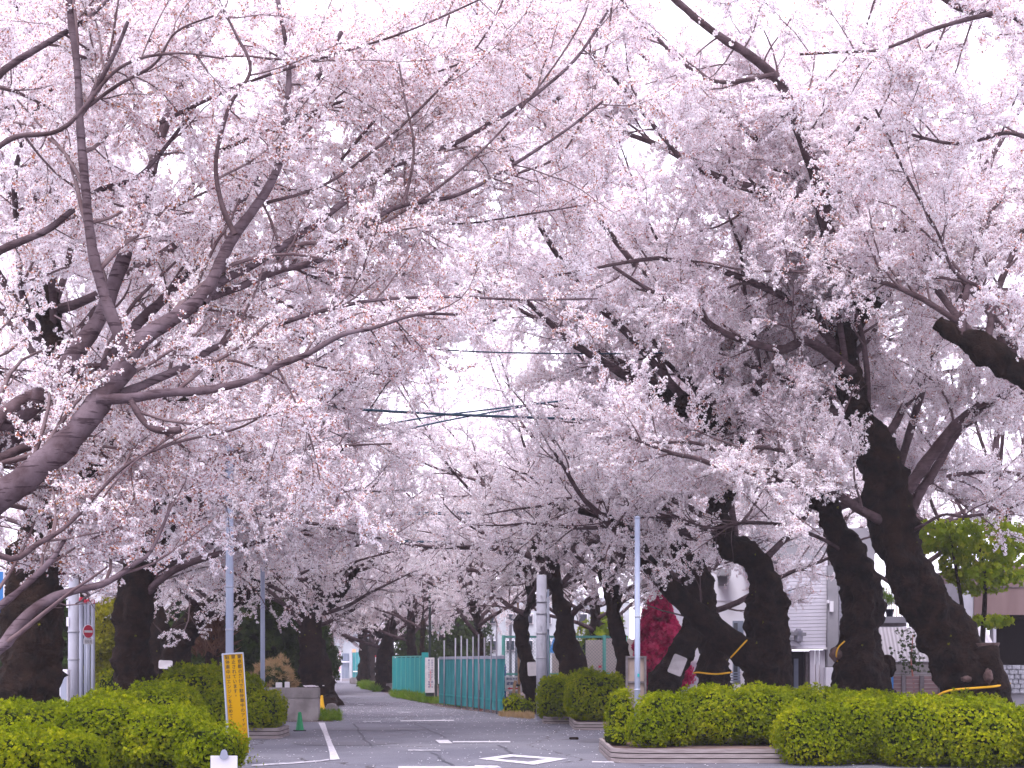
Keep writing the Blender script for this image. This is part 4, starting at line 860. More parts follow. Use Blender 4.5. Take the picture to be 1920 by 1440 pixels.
# yellow no-idling sign on the tall pole
root = empty('notice_sign', P(433, 1440, 21.6), 'tall narrow yellow sign with three columns of black Japanese lettering', 'sign'); root.location.z = 0
sc_, ry_ = 21.6 / F, -.065; rz_ = math.radians(12)
top = P(436, 1224, 21.6); Rs = Matrix.Rotation(rz_, 3, 'Z') @ Matrix.Rotation(ry_, 3, 'Y')
def sgn(x, y, z): return top + Rs @ Vector((x, y, z))
def sbox(name, cx, cz, sx, sz, sy, y, m):
    mb = MB(); vs = [sgn(cx + a * sx / 2, y + b * sy / 2, cz + e * sz / 2) for a in (-1, 1) for b in (-1, 1) for e in (-1, 1)]
    mb.add(vs, [(0, 1, 3, 2), (4, 6, 7, 5), (0, 4, 5, 1), (2, 3, 7, 6), (0, 2, 6, 4), (1, 5, 7, 3)]); return mb.build(name, M[m], root, bevel=.004)
sbox('sign_box', 0, -.80, .335, 1.6, .11, .06, 'galv'); sbox('sign_face', .008, -.80, .285, 1.55, .012, -.002, 'yellow')
for cx, cz, sx, sz in ((0, -.012, .335, .024), (-.156, -.8, .022, 1.552), (.160, -.8, .016, 1.552)): sbox('rim', cx, cz, sx, sz, .02, -.006, 'galv')
text_mesh(['東京都の条例で駐停車中のアイドリングは', '禁止されています。', '駐停車中はエンジンを止めてください。'], .068, sgn(.098, -.011, -.035), rz_, 'black', root, col_gap=.092, line=1.12, rot_y=ry_, xs=1.0)
mb = MB(); mb.tube([(sgn(-.12, .06, -1.6).x, sgn(0, .06, 0).y, 0), sgn(-.12, .06, -1.5)], .018, 8); mb.tube([(sgn(.12, .06, -1.6).x, sgn(0, .06, 0).y, 0), sgn(.12, .06, -1.5)], .018, 8); mb.build('stand', M['steelgrey'], root)
# poles
def pole(label, px, d, w, top, m='pole_blue', extra=None, cat='pole', name='lamp_pole', group='slim pale poles'):
    b = P(px, HZ, d); root = empty(name, (b.x, d, 0), label, cat, group); zt = P(px, top, d).z; r = w * d / F / 2
    MB().tube([(b.x, d, 0), (b.x, d, zt)], [r * 1.04, r * .96], 20).build('shaft', M[m], root, True)
    MB().tube([(b.x, d, zt - .005), (b.x, d, zt + .02), (b.x, d, zt + .045)], [r * 1.1, r * 1.1, r * .5], 20).build('cap', M[m], root, True)
    MB().tube([(b.x, d, 0), (b.x, d, .02), (b.x, d, .05)], [r * 2.2, r * 2.2, r * 1.2], 20).build('foot', M['galv'], root, True)
    for z in (extra or []): MB().tube([(b.x, d, z), (b.x, d, z + .03)], r * 1.12, 20).build('band', M['galv'], root, True)
    return root
pole('tallest pale blue pole rising behind the yellow sign into the blossom', 430.5, 26, 14.5, 770, extra=[2.2, 3.0, 3.9, 5.2])
pole('slim pale blue pole ending in the blossom, behind the left hedge', 492.5, 32.4, 8.5, 1036, extra=[1.2])
r_ = pole('pale blue pole in front of the brown sign back', 1195, 24.6, 10.5, 972, extra=[1.1, 2.4])
b = P(1197, 1266, 24.54); MB().box((b.x, b.y, b.z), (.035, .004, .055)).build('sticker', M['teal'], r_)
# number plate characters on the tallest pole
text_mesh(['100'], .05, (P(433.5, 1168, 25.92).x, 25.925, P(433, 1156, 25.92).z), .3, 'steelgrey', bpy.data.objects['lamp_pole'], name='lettering', line=1.3)
# back of a sign board behind that pole
root = empty('sign_board', tuple(P(1192, 1345, 25.6).xy) + (0,), 'brown back of a framed sign board on posts behind the pale pole', 'sign board')
x0, x1 = P(1173, 0, 25.6).x, P(1212, 0, 25.6).x; zt, zb = P(0, 1230, 25.6).z, P(0, 1328, 25.6).z
for x in (x0 + .02, x1 - .02): MB().box((x, 25.6, zt / 2), (.04, .05, zt)).build('post', M['brownframe'], root, bevel=.004)
for z in (zt - .02, (zt + zb) / 2, zb): MB().box(((x0 + x1) / 2, 25.6, z), (x1 - x0 - .084, .05, .035)).build('rail', M['brownframe'], root, bevel=.004)
MB().box(((x0 + x1) / 2, 25.64, (zt + zb) / 2), (x1 - x0 - .06, .02, zt - zb)).build('panel', M['boardback'], root)
# white board stand bottom left
root = empty('board_stand', (P(419, 0, 16).x, 16, 0), 'white board with a pale grey clip on top at the bottom edge', 'board stand')
z = P(0, 1417, 16).z; x0, x1 = P(395, 0, 16).x, P(445, 0, 16).x
MB().box(((x0 + x1) / 2, 16, z - .18), (x1 - x0, .02, .36)).build('board', M['white'], root, bevel=.003)
mb = MB(); c = P(420, 1415, 15.97); vs = [(c.x + .048 * math.cos(a) * (1.15 if math.sin(a) < -.2 else .8), c.y, c.z + .06 * math.sin(a)) for a in [k * math.pi / 10 for k in range(20)]]
mb.add([(v[0], v[1] - .015, v[2]) for v in vs] + [(v[0], v[1] + .015, v[2]) for v in vs], [tuple(range(20))[::-1], tuple(range(20, 40))] + [(i, (i + 1) % 20, 20 + (i + 1) % 20, 20 + i) for i in range(20)]); mb.build('clip', M['galv'], root)
for x in (x0 + .04, x1 - .04): MB().box((x, 16, (z - .36) / 2), (.02, .02, z - .36)).build('leg', M['white'], root)
# cones
def cone(label, px, py, h, m, base, name='traffic_cone'):
    p = G(px, py); root = empty(name, p, label, 'traffic cone', 'traffic cones'); s = h / .45
    MB().tube([p + Vector((0, 0, q * s)) for q in (.025, .05, .2, .38, .44, .45)], [q * s for q in (.105, .095, .07, .045, .035, .01)], 20).build('cone_body', M[m], root, True)
    MB().box(p + Vector((0, 0, .0135 * s)), (.28 * s, .28 * s, .027 * s), .25).build('base', M[base], root, bevel=.006)
    MB().tube([p + Vector((0, 0, .405 * s)), p + Vector((0, 0, .42 * s))], .045 * s, 16).build('collar', M[m], root, True)
cone('small green cone standing on the asphalt before the concrete wall', 562, 1371, .45, 'green', 'rubber')
cone('yellow cone just behind the right end of the concrete wall', 603.5, 1330, .48, 'yellowcone', 'yellowcone')
# concrete wall with cast panels
root = empty('concrete_wall', tuple(G(530, 1352).xy) + (0,), 'low weathered concrete wall behind the green cone', 'wall')
d = 37.9; zt = P(0, 1289, d).z; xa, xb = P(440, 0, d).x, P(598, 0, d).x
xs = [xa, P(500, 0, d).x, xb]
for i in range(2):
    w = xs[i + 1] - xs[i]; c = (xs[i] + xs[i + 1]) / 2
    MB().box((c, d + .15, (zt - .30) / 2 - .0), (w - .012, .3, zt - .30)).build('lower_slab', M['concrete'], root, bevel=.015)
    MB().box((c, d + .15, zt - .15), (w - .012, .29, .29)).build('coping_slab', M['concrete'], root, bevel=.015)
mb = MB(); r = random.Random(4)
for k in range(60): p = P(582 + r.gauss(0, 7), 1288, d + .15 + r.uniform(-.1, .1)); mb.box((p.x, p.y, zt + .02 + r.random() * .03), (.05, .04, .02), r.random() * 3)
o = mb.build('petal_heap', M['petal'], root); o['kind'] = 'stuff'
for i, (a, b_, t, lab) in enumerate([(482, 486, 1283, 'small white stone plate at the left on the shrub bed'), (517, 529, 1282, 'small white plate standing in the shrub bed'), (534, 543, 1281, 'square white plate right of the others in the shrub bed')]):
    dd = 40; o = MB().box(((P(a, 0, dd).x + P(b_, 0, dd).x) / 2, dd, P(0, t, dd).z / 2 + .02), (P(b_, 0, dd).x - P(a, 0, dd).x, .06, P(0, t, dd).z + .04)).build('marker_plate', M['white'], bevel=.01); recentre(o); tag(o, lab, 'plate', 'plates in the shrub bed')
def stone(label, px, py, w, h, seed, d=None):
    p = G(px, py); me = bpy.data.meshes.new('stone'); bm = bmesh.new(); bmesh.ops.create_cube(bm, size=1); bmesh.ops.bevel(bm, geom=bm.edges[:], offset=.12, segments=2, affect='EDGES')
    bmesh.ops.subdivide_edges(bm, edges=bm.edges[:], cuts=1, use_grid_fill=True)
    for v in bm.verts: v.co = Vector((v.co.x * w, v.co.y * w * .8, (v.co.z + .5) * h)) ; v.co += v.co.normalized() * .05 * noise.noise(v.co * 4 + Vector((seed, 0, 0)))
    bm.to_mesh(me); bm.free(); o = link('kerb_stone', me, M['concrete']); o.location = p; tag(o, label, 'stone', 'stones edging the path'); return o
stone('squared grey stone at the path edge beside the grass tuft', 622, 1341, .34, .34, 1)
stone('grey stone right at the foot of the dark tree by the teal fence', 716, 1294, .62, .62, 2)
stone('low grey stone against the end of the teal fence', 731, 1297, .5, .45, 3)
stone('pinkish stone in front of the farther pair of trunks', 668, 1283, .9, .5, 4)
o = MB().box(G(1076, 1387) + Vector((0, 0, .03)), (.18, .1, .05), .3).build('dark_rag', M['old_bark'], bevel=.01); recentre(o); tag(o, 'small dark clod lying on the asphalt before the planter', 'clod')
# utility poles
def concrete_pole(label, px, d, w, top, bands, name='utility_pole'):
    x = P(px, 0, d).x; root = empty(name, (x, d, 0), label, 'utility pole', 'concrete utility poles'); r = w * d / F / 2; zt = P(0, top, d).z
    MB().tube([(x, d, 0), (x, d, zt)], [r, r * .9], 24).build('shaft', M['concrete_pale'], root, True)
    for py in bands: z = P(0, py, d).z; MB().tube([(x, d, z), (x, d, z + .035)], r * 1.03, 24).build('band', M['steelgrey'], root, True)
    return root, x, r, zt
M['concrete_pale'] = mat('pale concrete', (.34, .34, .40), .85, (.42, .42, .48), 3, bump=.003, bscale=40)
root, x, r, zt = concrete_pole('tall pale concrete utility pole with a side conduit right of the crooked trunk', 1015.5, 38.6, 20.5, 1078, [1152, 1189, 1235, 1130])
MB().tube([(x + r + .03, 38.6, 0), (x + r + .03, 38.6, zt * .9)], .035, 10).build('conduit', M['bluegrey'], root, True)
MB().box((x + r + .03, 38.55, P(0, 1150, 38.6).z), (.07, .09, .9)).build('cover_box', M['galv'], root, bevel=.005)
for py in (1117, 1175, 1205): MB().tube([(x - .02, 38.6 - r - .05, P(0, py, 38.6).z), (x - .02, 38.6 - r + .02, P(0, py, 38.6).z)], .014, 8).build('step_bolt', M['steelgrey'], root)
root, x, r, zt = concrete_pole('grey concrete utility pole left of the no entry sign', 138, 30, 21, 1085, [1186, 1238])
for py, h in ((1133, .16), (1166, .20)): MB().box((x - .09, 30 - r - .0, P(0, py, 30).z), (.05, .02, h)).build('tag_plate', M['white'], root)
root = empty('cabinet', tuple(P(122, 0, 29.4).xy) + (0,), 'pale grey steel cabinet at the foot of the left utility pole', 'cabinet')
z = P(0, 1255, 29.4).z; MB().box((P(122, 0, 29.4).x, 29.4, z / 2), (.17, .2, z)).build('body', M['white'], root, bevel=.008); MB().box((P(122, 0, 29.4).x, 29.295, z * .6), (.13, .006, z * .6)).build('door', M['galv'], root)
root = empty('steel_posts', tuple(P(164, 0, 32).xy) + (0,), 'bank of galvanised posts with red tops behind the no entry sign', 'post bank')
for i, (a, b_) in enumerate(((148, 156.5), (157, 163), (163.5, 169.5), (170, 177.5))):
    xx = (P(a, 0, 32).x + P(b_, 0, 32).x) / 2; w = (b_ - a) * 32 / F; z = P(0, 1128 + (i % 2) * 4, 32).z
    MB().tube([(xx, 32 + .02 * (i % 2), 0), (xx, 32 + .02 * (i % 2), z)], w / 2, 16).build('post', M['galv'], root, True); MB().tube([(xx, 32 + .02 * (i % 2), z), (xx, 32 + .02 * (i % 2), z + .1)], [w / 2 * 1.1, w / 2 * .8], 12).build('red_cap', M['redpaint'], root, True)
root = empty('no_entry_sign', P(165.5, 1184, 31.2), 'round red no entry sign with a white bar and a small plate below', 'road sign')
c = P(165.5, 1184, 31.2); th = math.radians(60); ux = Vector((math.cos(th), math.sin(th), 0)); nz_ = Vector((math.sin(th), -math.cos(th), 0))
def disc(rad, off, name, m, k=32, dth=.006):
    a = [c + nz_ * off + (ux * math.cos(t) + Vector((0, 0, 1)) * math.sin(t)) * rad for t in [j * 2 * math.pi / k for j in range(k)]]; b2 = [v - nz_ * dth for v in a]
    MB().add(a + b2, [tuple(range(k)), tuple(range(2 * k - 1, k - 1, -1))] + [(i, k + i, k + (i + 1) % k, (i + 1) % k) for i in range(k)]).build(name, M[m], root)
disc(.158, 0, 'rim', 'white'); disc(.143, .004, 'face', 'redpaint', dth=.003)
MB().add([c + nz_ * .006 + ux * a * .12 + Vector((0, 0, b_ * .026)) for a, b_ in ((-1, -1), (1, -1), (1, 1), (-1, 1))], [(0, 1, 2, 3)]).build('bar', M['white'], root)
cp = c + Vector((0, 0, -.225)); MB().add([cp + ux * a * .13 + Vector((0, 0, b_ * .06)) + nz_ * e for e in (0, -.006) for a, b_ in ((-1, -1), (1, -1), (1, 1), (-1, 1))], [(0, 1, 2, 3), (7, 6, 5, 4), (0, 4, 5, 1), (1, 5, 6, 2), (2, 6, 7, 3), (3, 7, 4, 0)]).build('plate', M['white'], root)
text_mesh(['自転車'], .07, cp + nz_ * .004 + Vector((0, 0, .03)), th, 'steelgrey', root, vert=False)
MB().tube([c - nz_ * .03 + Vector((0, 0, .1)), c - nz_ * .03 + Vector((0, 0, -1.6 - .19))], .02, 10).build('post', M['galv'], root, True)
root = empty('blue_sign', tuple(P(-14, 0, 25.6).xy) + (0,), 'blue sign board with a pale rim cut by the left edge of the picture', 'sign')
z0, z1 = P(0, 1172, 25.6).z, P(0, 1070, 25.6).z; xc = P(-22, 0, 25.6).x
MB().box((xc, 25.6, (z0 + z1) / 2), (.60, .03, z1 - z0)).build('rim', M['white'], root, bevel=.005); MB().box((xc, 25.583, (z0 + z1) / 2), (.56, .006, z1 - z0 - .04)).build('face', M['bluepaint'], root); MB().tube([(xc, 25.63, 0), (xc, 25.63, z1)], .03, 10).build('post', M['galv'], root)
# plates and ropes on trees
def plate(label, px, py, d, w, h, rot, name='tree_plate'):
    c = P(px, py, d); R = Matrix.Rotation(rot, 3, 'Y'); s = d / F; k = []
    w, h = w * s / 2, h * s / 2
    for qx, qz, a0 in ((1, 1, 0), (-1, 1, 90), (-1, -1, 180), (1, -1, 270)):
        for j in range(4): a = math.radians(a0 + j * 30); k.append(R @ Vector((qx * (w - w * .25) + w * .25 * math.cos(a), 0, qz * (h - w * .25) + w * .25 * math.sin(a))))
    n = len(k); mb = MB(); mb.add([c + v + Vector((0, -.02 - .05 * (1 - (v.x / w) ** 2 * .7), 0)) for v in k] + [c + v + Vector((0, .0 - .05 * (1 - (v.x / w) ** 2 * .7), 0)) for v in k], [tuple(range(n))[::-1], tuple(range(n, 2 * n))] + [(i, (i + 1) % n, n + (i + 1) % n, n + i) for i in range(n)])
    o = mb.build(name, M['offwhite']); recentre(o); tag(o, label, 'plate', 'pale plates hung on trunks'); return o
plate('pale plate hung tilted on the leaning trunk beside the red maple', 1270, 1247, 37.9, 27, 37, .38)
plate('white plate tied on the crooked trunk beside the utility pole', 999, 1254, 42.7, 20, 26, -.06)
plate('pale plate showing above the bright hedge left of the yellow sign', 311, 1246, 36.2, 26, 16, .04)
def rope(label, pts, d, r=.016):
    ps = [P(x, y, d + dy) for x, y, dy in pts]; Q, R = resample([tuple(p) for p in ps], [r] * len(ps), 26); V, Fq = tubes(Q[None], R[None], 8)
    o = link('rope', np_mesh('rope', V, Fq), M['rope'], None, True); recentre(o); tag(o, label, 'rope', 'yellow ropes tied round trunks')
rope('yellow rope tied round the foot of the big leaning trunk with the stump', [(1750, 1318, -.0), (1760, 1303, -.45), (1785, 1294, -.62), (1830, 1290, -.70), (1865, 1287, -.66), (1884, 1283, -.45), (1893, 1282, .1)], 27, .022)
rope('yellow rope round the cherry foot just behind the slanting arm', [(1301, 1262, .1), (1310, 1261, -.42), (1340, 1264, -.52), (1362, 1262, -.42), (1372, 1260, .1)], 36.5, .022)
rope('yellow rope tied slantwise round the thick arm leaning left', [(1403, 1198, .1), (1398, 1203, -.48), (1385, 1217, -.52), (1372, 1231, -.42), (1369, 1234, .1)], 33, .018)
rope('yellow rope showing on the left edge of the burled upright trunk', [(1570, 1240, -.2), (1568, 1228, -.45), (1572, 1214, -.55), (1584, 1202, -.6)], 29.5, .016)
# stump and burls of the big leaning tree
root = R1
q = [P(1862, 1392, 26.6), P(1860, 1330, 26.7), P(1852, 1260, 26.75), P(1840, 1215, 26.8)]
gnarled('stump', q, [.44, .37, .33, .31], root, M['old_bark'], 88, burls=3, amp=.06)
mb = MB(); c = P(1842, 1207, 26.8); rr = random.Random(3); n = 18; a = [Vector((c.x + .33 * math.cos(t) * rr.uniform(.92, 1.08), c.y + .30 * math.sin(t), c.z + rr.uniform(-.01, .02))) for t in [k * 2 * math.pi / n for k in range(n)]]
mb.add(a + [v * 1 - Vector((0, 0, .09)) + (c - v) * .10 for v in a], [tuple(range(n))] + [(i, n + i, n + (i + 1) % n, (i + 1) % n) for i in range(n)]); mb.build('sawn_top', M['cut_wood'], root)
def lump(px, py, d, rx, rz, m, parent, nm, seed):
    bm = bmesh.new(); bmesh.ops.create_icosphere(bm, subdivisions=3, radius=1); c = P(px, py, d)
    for v in bm.verts: p = Vector((v.co.x * rx * d / F, v.co.y * .12, v.co.z * rz * d / F)); v.co = c + p * (1 + .35 * noise.noise(v.co * 2.4 + Vector((seed, 0, 0))))
    me = bpy.data.meshes.new(nm); bm.to_mesh(me); bm.free(); link(nm, me, M[m], parent, True)
lump(1812, 1273, 26.42, 9, 6, 'cut_wood', root, 'healed_knot', 1); lump(1853, 1268, 26.25, 8, 13, 'cut_wood', root, 'torn_wood', 2)
t3 = bpy.data.objects['cherry_tree.002']; lump(1567, 1227, 29.2, 11, 13, 'cut_wood', t3, 'knot', 3); lump(1664, 1250, 29.5, 16, 22, 'old_bark', t3, 'knot', 4)
gnarled('sawn_stub', [P(1548, 466, 26.6), P(1580, 478, 26.4), P(1612, 482, 26.3)], [.26, .34, .28], root, M['old_bark'], 91, burls=2, amp=.06, flare=False)

# ------------------------------------------------------------------ fences and boards in the middle distance
root = empty('teal_fence', (-5.6, 66, 0), 'teal sheet fence of upright panels along the path', 'fence')
A, B = G(737, 1305.5), G(797, 1312); n = 7
for i in range(n):
    p, q = A.lerp(B, i / n), A.lerp(B, (i + 1) / n); v = (q - p); w = v.length; rz = math.atan2(v.y, v.x); c = (p + q) / 2
    MB().box((c.x, c.y, .93), (w - .03, .03, 1.78), rz).build('panel', M['teal'], root)
    MB().box((p.x, p.y, .94), (.05, .07, 1.84), rz).build('stile', M['mint'], root)
for f in (.25, .5, .75):
    for k in range(6): pass
MB().box(((A + B) / 2).to_tuple()[:2] + (1.87,), ((B - A).length, .06, .04), math.atan2((B - A).y, (B - A).x)).build('top_rail', M['mint'], root)
MB().box((B.x, B.y, 1.0), (.28, .28, 2.05)).build('corner_post', M['teal'], root, bevel=.01)
root = empty('worn_screen', (-1.6, 50, 0), 'scuffed teal screen fence behind the tall grey pipes', 'fence')
A, B = G(822, 1323), G(938, 1340); A.x -= .1; n = 9
for i in range(n):
    p, q = A.lerp(B, i / n), A.lerp(B, (i + 1) / n); v = q - p; rz = math.atan2(v.y, v.x); c = (p + q) / 2
    MB().box((c.x + .12, c.y + .25, .9), (v.length - .012, .02, 1.62), rz).build('panel', M['teal_worn'], root)
v = B - A; rz = math.atan2(v.y, v.x)
MB().box(((A.x + B.x) / 2 + .12, (A.y + B.y) / 2 + .22, 1.76), (v.length, .05, .10), rz).build('top_rail', M['galv'], root)
MB().box(((A.x + B.x) / 2 + .12, (A.y + B.y) / 2 + .22, .42), (v.length, .03, .06), rz).build('low_rail', M['teal'], root)
root = empty('pipe_fence', (-1.6, 49.8, 0), 'row of tall thin grey pipes standing before the teal screen', 'fence')
for i, px in enumerate([833, 854, 865, 876, 887, 897.5, 908.5, 921, 931]):
    t = (px - 822) / (938 - 822); p = A.lerp(B, t); p.x = (px - 960) * p.y / F
    MB().tube([(p.x, p.y - .05, 0), (p.x, p.y - .05, 2.4 + .06 * (i % 3))], .025, 8).build('pipe', M['pipe'], root, True)
MB().box((P(839, 0, 52.6).x, 52.6, .86), (.12, .09, 1.8)).build('white_post', M['white'], root)
MB().box((P(941, 0, 44.8).x, 44.8, .92), (.13, .1, 1.84)).build('white_post', M['white'], root)
# netting frame
root = empty('netting_fence', (1.5, 44.5, 0), 'mint green framed netting fence behind the slim trunks', 'fence')
d = 45.5; z1 = P(0, 1194, d).z
for px in (944, 1133, 1028, 1172): MB().tube([(P(px, 0, d).x, d, 0), (P(px, 0, d).x, d, z1 + .05)], .06, 10).build('post', M['mint'], root, True)
for z in (z1, P(0, 1264, d).z, .3): MB().box(((P(944, 0, d).x + P(1172, 0, d).x) / 2, d, z), (P(1172, 0, d).x - P(944, 0, d).x, .05, .07)).build('rail', M['mint'], root)
mb = MB(); xa, xb = P(944, 0, d).x, P(1172, 0, d).x; zt = z1; s = .11; wr = .004
k = int((xb - xa + zt) / s)
for i in range(k):
    for sg in (1, -1):
        x_ = xa + i * s - (zt if sg > 0 else 0); p0 = [x_, 0.02]; p1 = [x_ + zt, zt]
        if sg < 0: p0 = [xa + i * s, .02]; p1 = [xa + i * s - zt, zt]
        lo, hi = xa, xb; dx = p1[0] - p0[0]
        t0, t1 = sorted(((lo - p0[0]) / dx, (hi - p0[0]) / dx)); t0, t1 = max(0, t0), min(1, t1)
        if t1 - t0 > .02:
            a_ = (p0[0] + dx * t0, p0[1] + (p1[1] - p0[1]) * t0); b_ = (p0[0] + dx * t1, p0[1] + (p1[1] - p0[1]) * t1)
            mb.tube([(a_[0], d + .03 + sg * wr, a_[1]), (b_[0], d + .03 + sg * wr, b_[1])], wr, 3, caps=False)
mb.build('netting', M['mesh_green'], root)['kind'] = 'stuff'
for px in (957, 968): MB().tube([(P(px, 0, 46.2).x, 46.2, 0), (P(px, 0, 46.2).x, 46.2, P(0, 1172, 46.2).z)], .045, 8).build('back_post', M['pipe'], root)
root = empty('hoarding', (P(1110, 0, 48).x, 48, 0), 'beige hoarding panels with a small red notice behind the netting', 'hoarding')
for a, b_, t in ((1035, 1062, 1225), (1064, 1088, 1222), (1098, 1132, 1200), (1134, 1168, 1197), (1170, 1200, 1199)):
    x0, x1, z = P(a, 0, 48).x, P(b_, 0, 48).x, P(0, t, 48).z; MB().box(((x0 + x1) / 2, 48, z / 2), (x1 - x0, .04, z)).build('panel', M['beige'], root)
MB().box((P(1125, 0, 47.95).x, 47.95, P(0, 1250, 48).z), (.1, .02, .08)).build('notice', M['redpaint'], root)
c = P(1046, 1213, 50); o = MB().add([c + Vector(v) for v in ((-.3, 0, -.2), (.3, 0, -.28), (.24, .1, .15), (-.12, .1, .3), (-.3, .9, -.1), (.3, .9, -.2), (.24, .8, .2), (-.12, .8, .34))], [(0, 1, 2, 3), (4, 7, 6, 5), (0, 3, 7, 4), (1, 5, 6, 2), (3, 2, 6, 7), (0, 4, 5, 1)]).build('tarpaulin', M['bluepaint']); recentre(o); tag(o, 'blue tarpaulin bundled on a frame beyond the netting', 'tarpaulin')
# signs by the fence
root = empty('notice_board', tuple(P(806, 0, 57).xy) + (0,), 'upright white notice board with faint blue and red lettering by the teal fence', 'notice board')
d = 57; x0, x1 = P(797, 0, d).x, P(814.5, 0, d).x; z0, z1 = P(0, 1299, d).z, P(0, 1233, d).z
MB().box(((x0 + x1) / 2, d, (z0 + z1) / 2), (x1 - x0, .05, z1 - z0)).build('board', M['offwhite'], root, bevel=.005); MB().box(((x0 + x1) / 2, d + .03, z0 / 2 + .2), (x1 - x0 - .04, .05, z0 + .36)).build('support', M['rubber'], root); MB().box((x1 + .06, d + .06, z1 / 2), (.09, .09, z1 + .05)).build('post', M['rubber'], root)
text_mesh(['公園内では犬の放し飼いは', '禁止されています 管理者'], .085, ((x0 + x1) / 2 + .10, d - .03, z1 - .08), 0, 'blueprint', root, col_gap=.13, line=1.16)
text_mesh(['ご協力をお願いします'], .07, ((x0 + x1) / 2 + .03, d - .031, z1 - .5), 0, 'redprint', root, col_gap=.10)
o = MB().box((P(824, 0, 54).x, 54, P(0, 1258, 54).z), (.12, .03, 1.0)).build('narrow_sign', M['white'], bevel=.004); recentre(o); tag(o, 'narrow white strip sign on the pipes right of the notice board', 'sign')
root = empty('marker_post', tuple(G(901, 1333).xy) + (0,), 'red-brown post with a long white label before the pipes', 'post')
p = G(901, 1333); z = P(0, 1243, p.y).z; MB().box((p.x, p.y, z / 2), (.155, .13, z), .0).build('shaft', M['rustpost'], root, bevel=.008); MB().box((p.x - .045, p.y - .068, z - .46), (.055, .008, .86)).build('label_strip', M['offwhite'], root)
root = empty('blue_sign', tuple(P(942, 0, 44.6).xy) + (0,), 'narrow blue plate with white lettering on the mint post', 'sign')
c0 = P(946, 1280, 44.5); MB().box((c0.x, 44.5, P(0, 1263, 44.5).z), (.10, .02, .58)).build('plate', M['bluepaint'], root); MB().box((c0.x, 44.5, P(0, 1307, 44.5).z), (.10, .02, .56)).build('plate', M['bluepaint'], root)
text_mesh(['桜丘町二丁目'], .075, (c0.x, 44.485, P(0, 1247, 44.5).z), 0, 'white', root, line=1.14); text_mesh(['18番'], .085, (c0.x, 44.485, P(0, 1292, 44.5).z), 0, 'white', root, line=1.3)
root = empty('direction_sign', tuple(P(964, 0, 44.3).xy) + (0,), 'white sign with two lines of grey characters over a red arrow', 'sign')
d = 44.3; c0 = P(963.5, 1282, d); MB().box((c0.x, d, c0.z), (.57, .02, .48)).build('plate', M['white'], root, bevel=.008)
text_mesh(['東桜木町会'], .10, (c0.x, d - .014, c0.z + .20), 0, 'blueprint', root, vert=False); text_mesh(['避難場所'], .12, (c0.x, d - .014, c0.z + .06), 0, 'blueprint', root, vert=False)
zz = c0.z - .15; MB().add([(c0.x - .22, d - .014, zz), (c0.x - .12, d - .014, zz - .04), (c0.x - .12, d - .014, zz - .02), (c0.x + .2, d - .014, zz - .02), (c0.x + .2, d - .014, zz + .02), (c0.x - .12, d - .014, zz + .02), (c0.x - .12, d - .014, zz + .04)], [(0, 1, 2, 3, 4, 5, 6)]).build('arrow', M['redprint'], root)
root = empty('tree_stake', tuple(P(973, 0, 43.9).xy) + (0,), 'pair of bare wooden stakes lashed together before the white direction sign', 'stake')
MB().tube([P(973, 1340, 43.9), P(973, 1255, 43.9), P(971, 1130, 43.9)], [.045, .04, .032], 8).build('stake', M['bamboo'], root); MB().tube([P(958, 1340, 43.7), P(965, 1283, 43.8), P(967, 1276, 43.8)], [.05, .05, .045], 8).build('stake', M['bamboo'], root); MB().box(P(969, 1285, 43.85), (.2, .1, .06)).build('lashing', M['rubber'], root)
root = empty('lamp_post', tuple(P(806, 0, 60).xy) + (0,), 'thin black lamp post above the notice board', 'lamp post')
z = P(0, 1085, 60).z; x = P(806, 0, 60).x; MB().tube([(x, 60, 0), (x, 60, z)], .055, 8).build('shaft', M['rubber'], root); MB().tube([(x, 60, z), (x - .25, 60, z + .12), (x - .5, 60, z + .12)], .035, 6).build('arm', M['rubber'], root); MB().box((x - .5, 60, z + .1), (.4, .2, .08)).build('lamp_head', M['rubber'], root)
# far end of the path
root = empty('easel_sign', tuple(P(635, 0, 115).xy) + (0,), 'tall white notice on an easel stand at the end of the path', 'notice board')
d = 115; x0, x1 = P(629, 0, d).x, P(640, 0, d).x; z0, z1 = P(0, 1262, d).z, P(0, 1219, d).z
MB().box(((x0 + x1) / 2, d, (z0 + z1) / 2), (x1 - x0, .05, z1 - z0)).build('board', M['white'], root)
for x in (x0 + .03, x1 - .03): MB().box((x, d + .04, z1 / 2), (.05, .05, z1)).build('leg', M['white'], root)
MB().tube([(x0 + .05, d + .1, z1 - .3), (x0 - .25, d + .9, 0)], .03, 6).build('back_leg', M['white'], root)
text_mesh(['関係者以外立入禁止'], .17, ((x0 + x1) / 2 + .12, d - .03, z1 - .1), 0, 'redprint', root, line=1.1)
root = empty('bollard_sign', tuple(P(706, 0, 87).xy) + (0,), 'white post sign with a red top beside the dark tree', 'post sign')
x = P(706, 0, 87).x; z = P(0, 1229, 87).z; MB().box((x, 87, z - .75), (.17, .05, 1.3)).build('board', M['white'], root); MB().box((x, 87, z - .05), (.2, .08, .1)).build('red_top', M['redpaint'], root); MB().tube([(x, 87.05, 0), (x, 87.05, z)], .04, 8).build('post', M['rubber'], root)
root = empty('white_meter_box', tuple(P(713, 0, 86).xy) + (0,), 'small white box beside the post sign', 'box'); MB().box((P(713, 0, 86).x, 86, .55), (.2, .25, 1.1)).build('body', M['galv'], root, bevel=.02); MB().box((P(713, 0, 86).x, 85.86, .75), (.12, .02, .4)).build('door', M['white'], root)
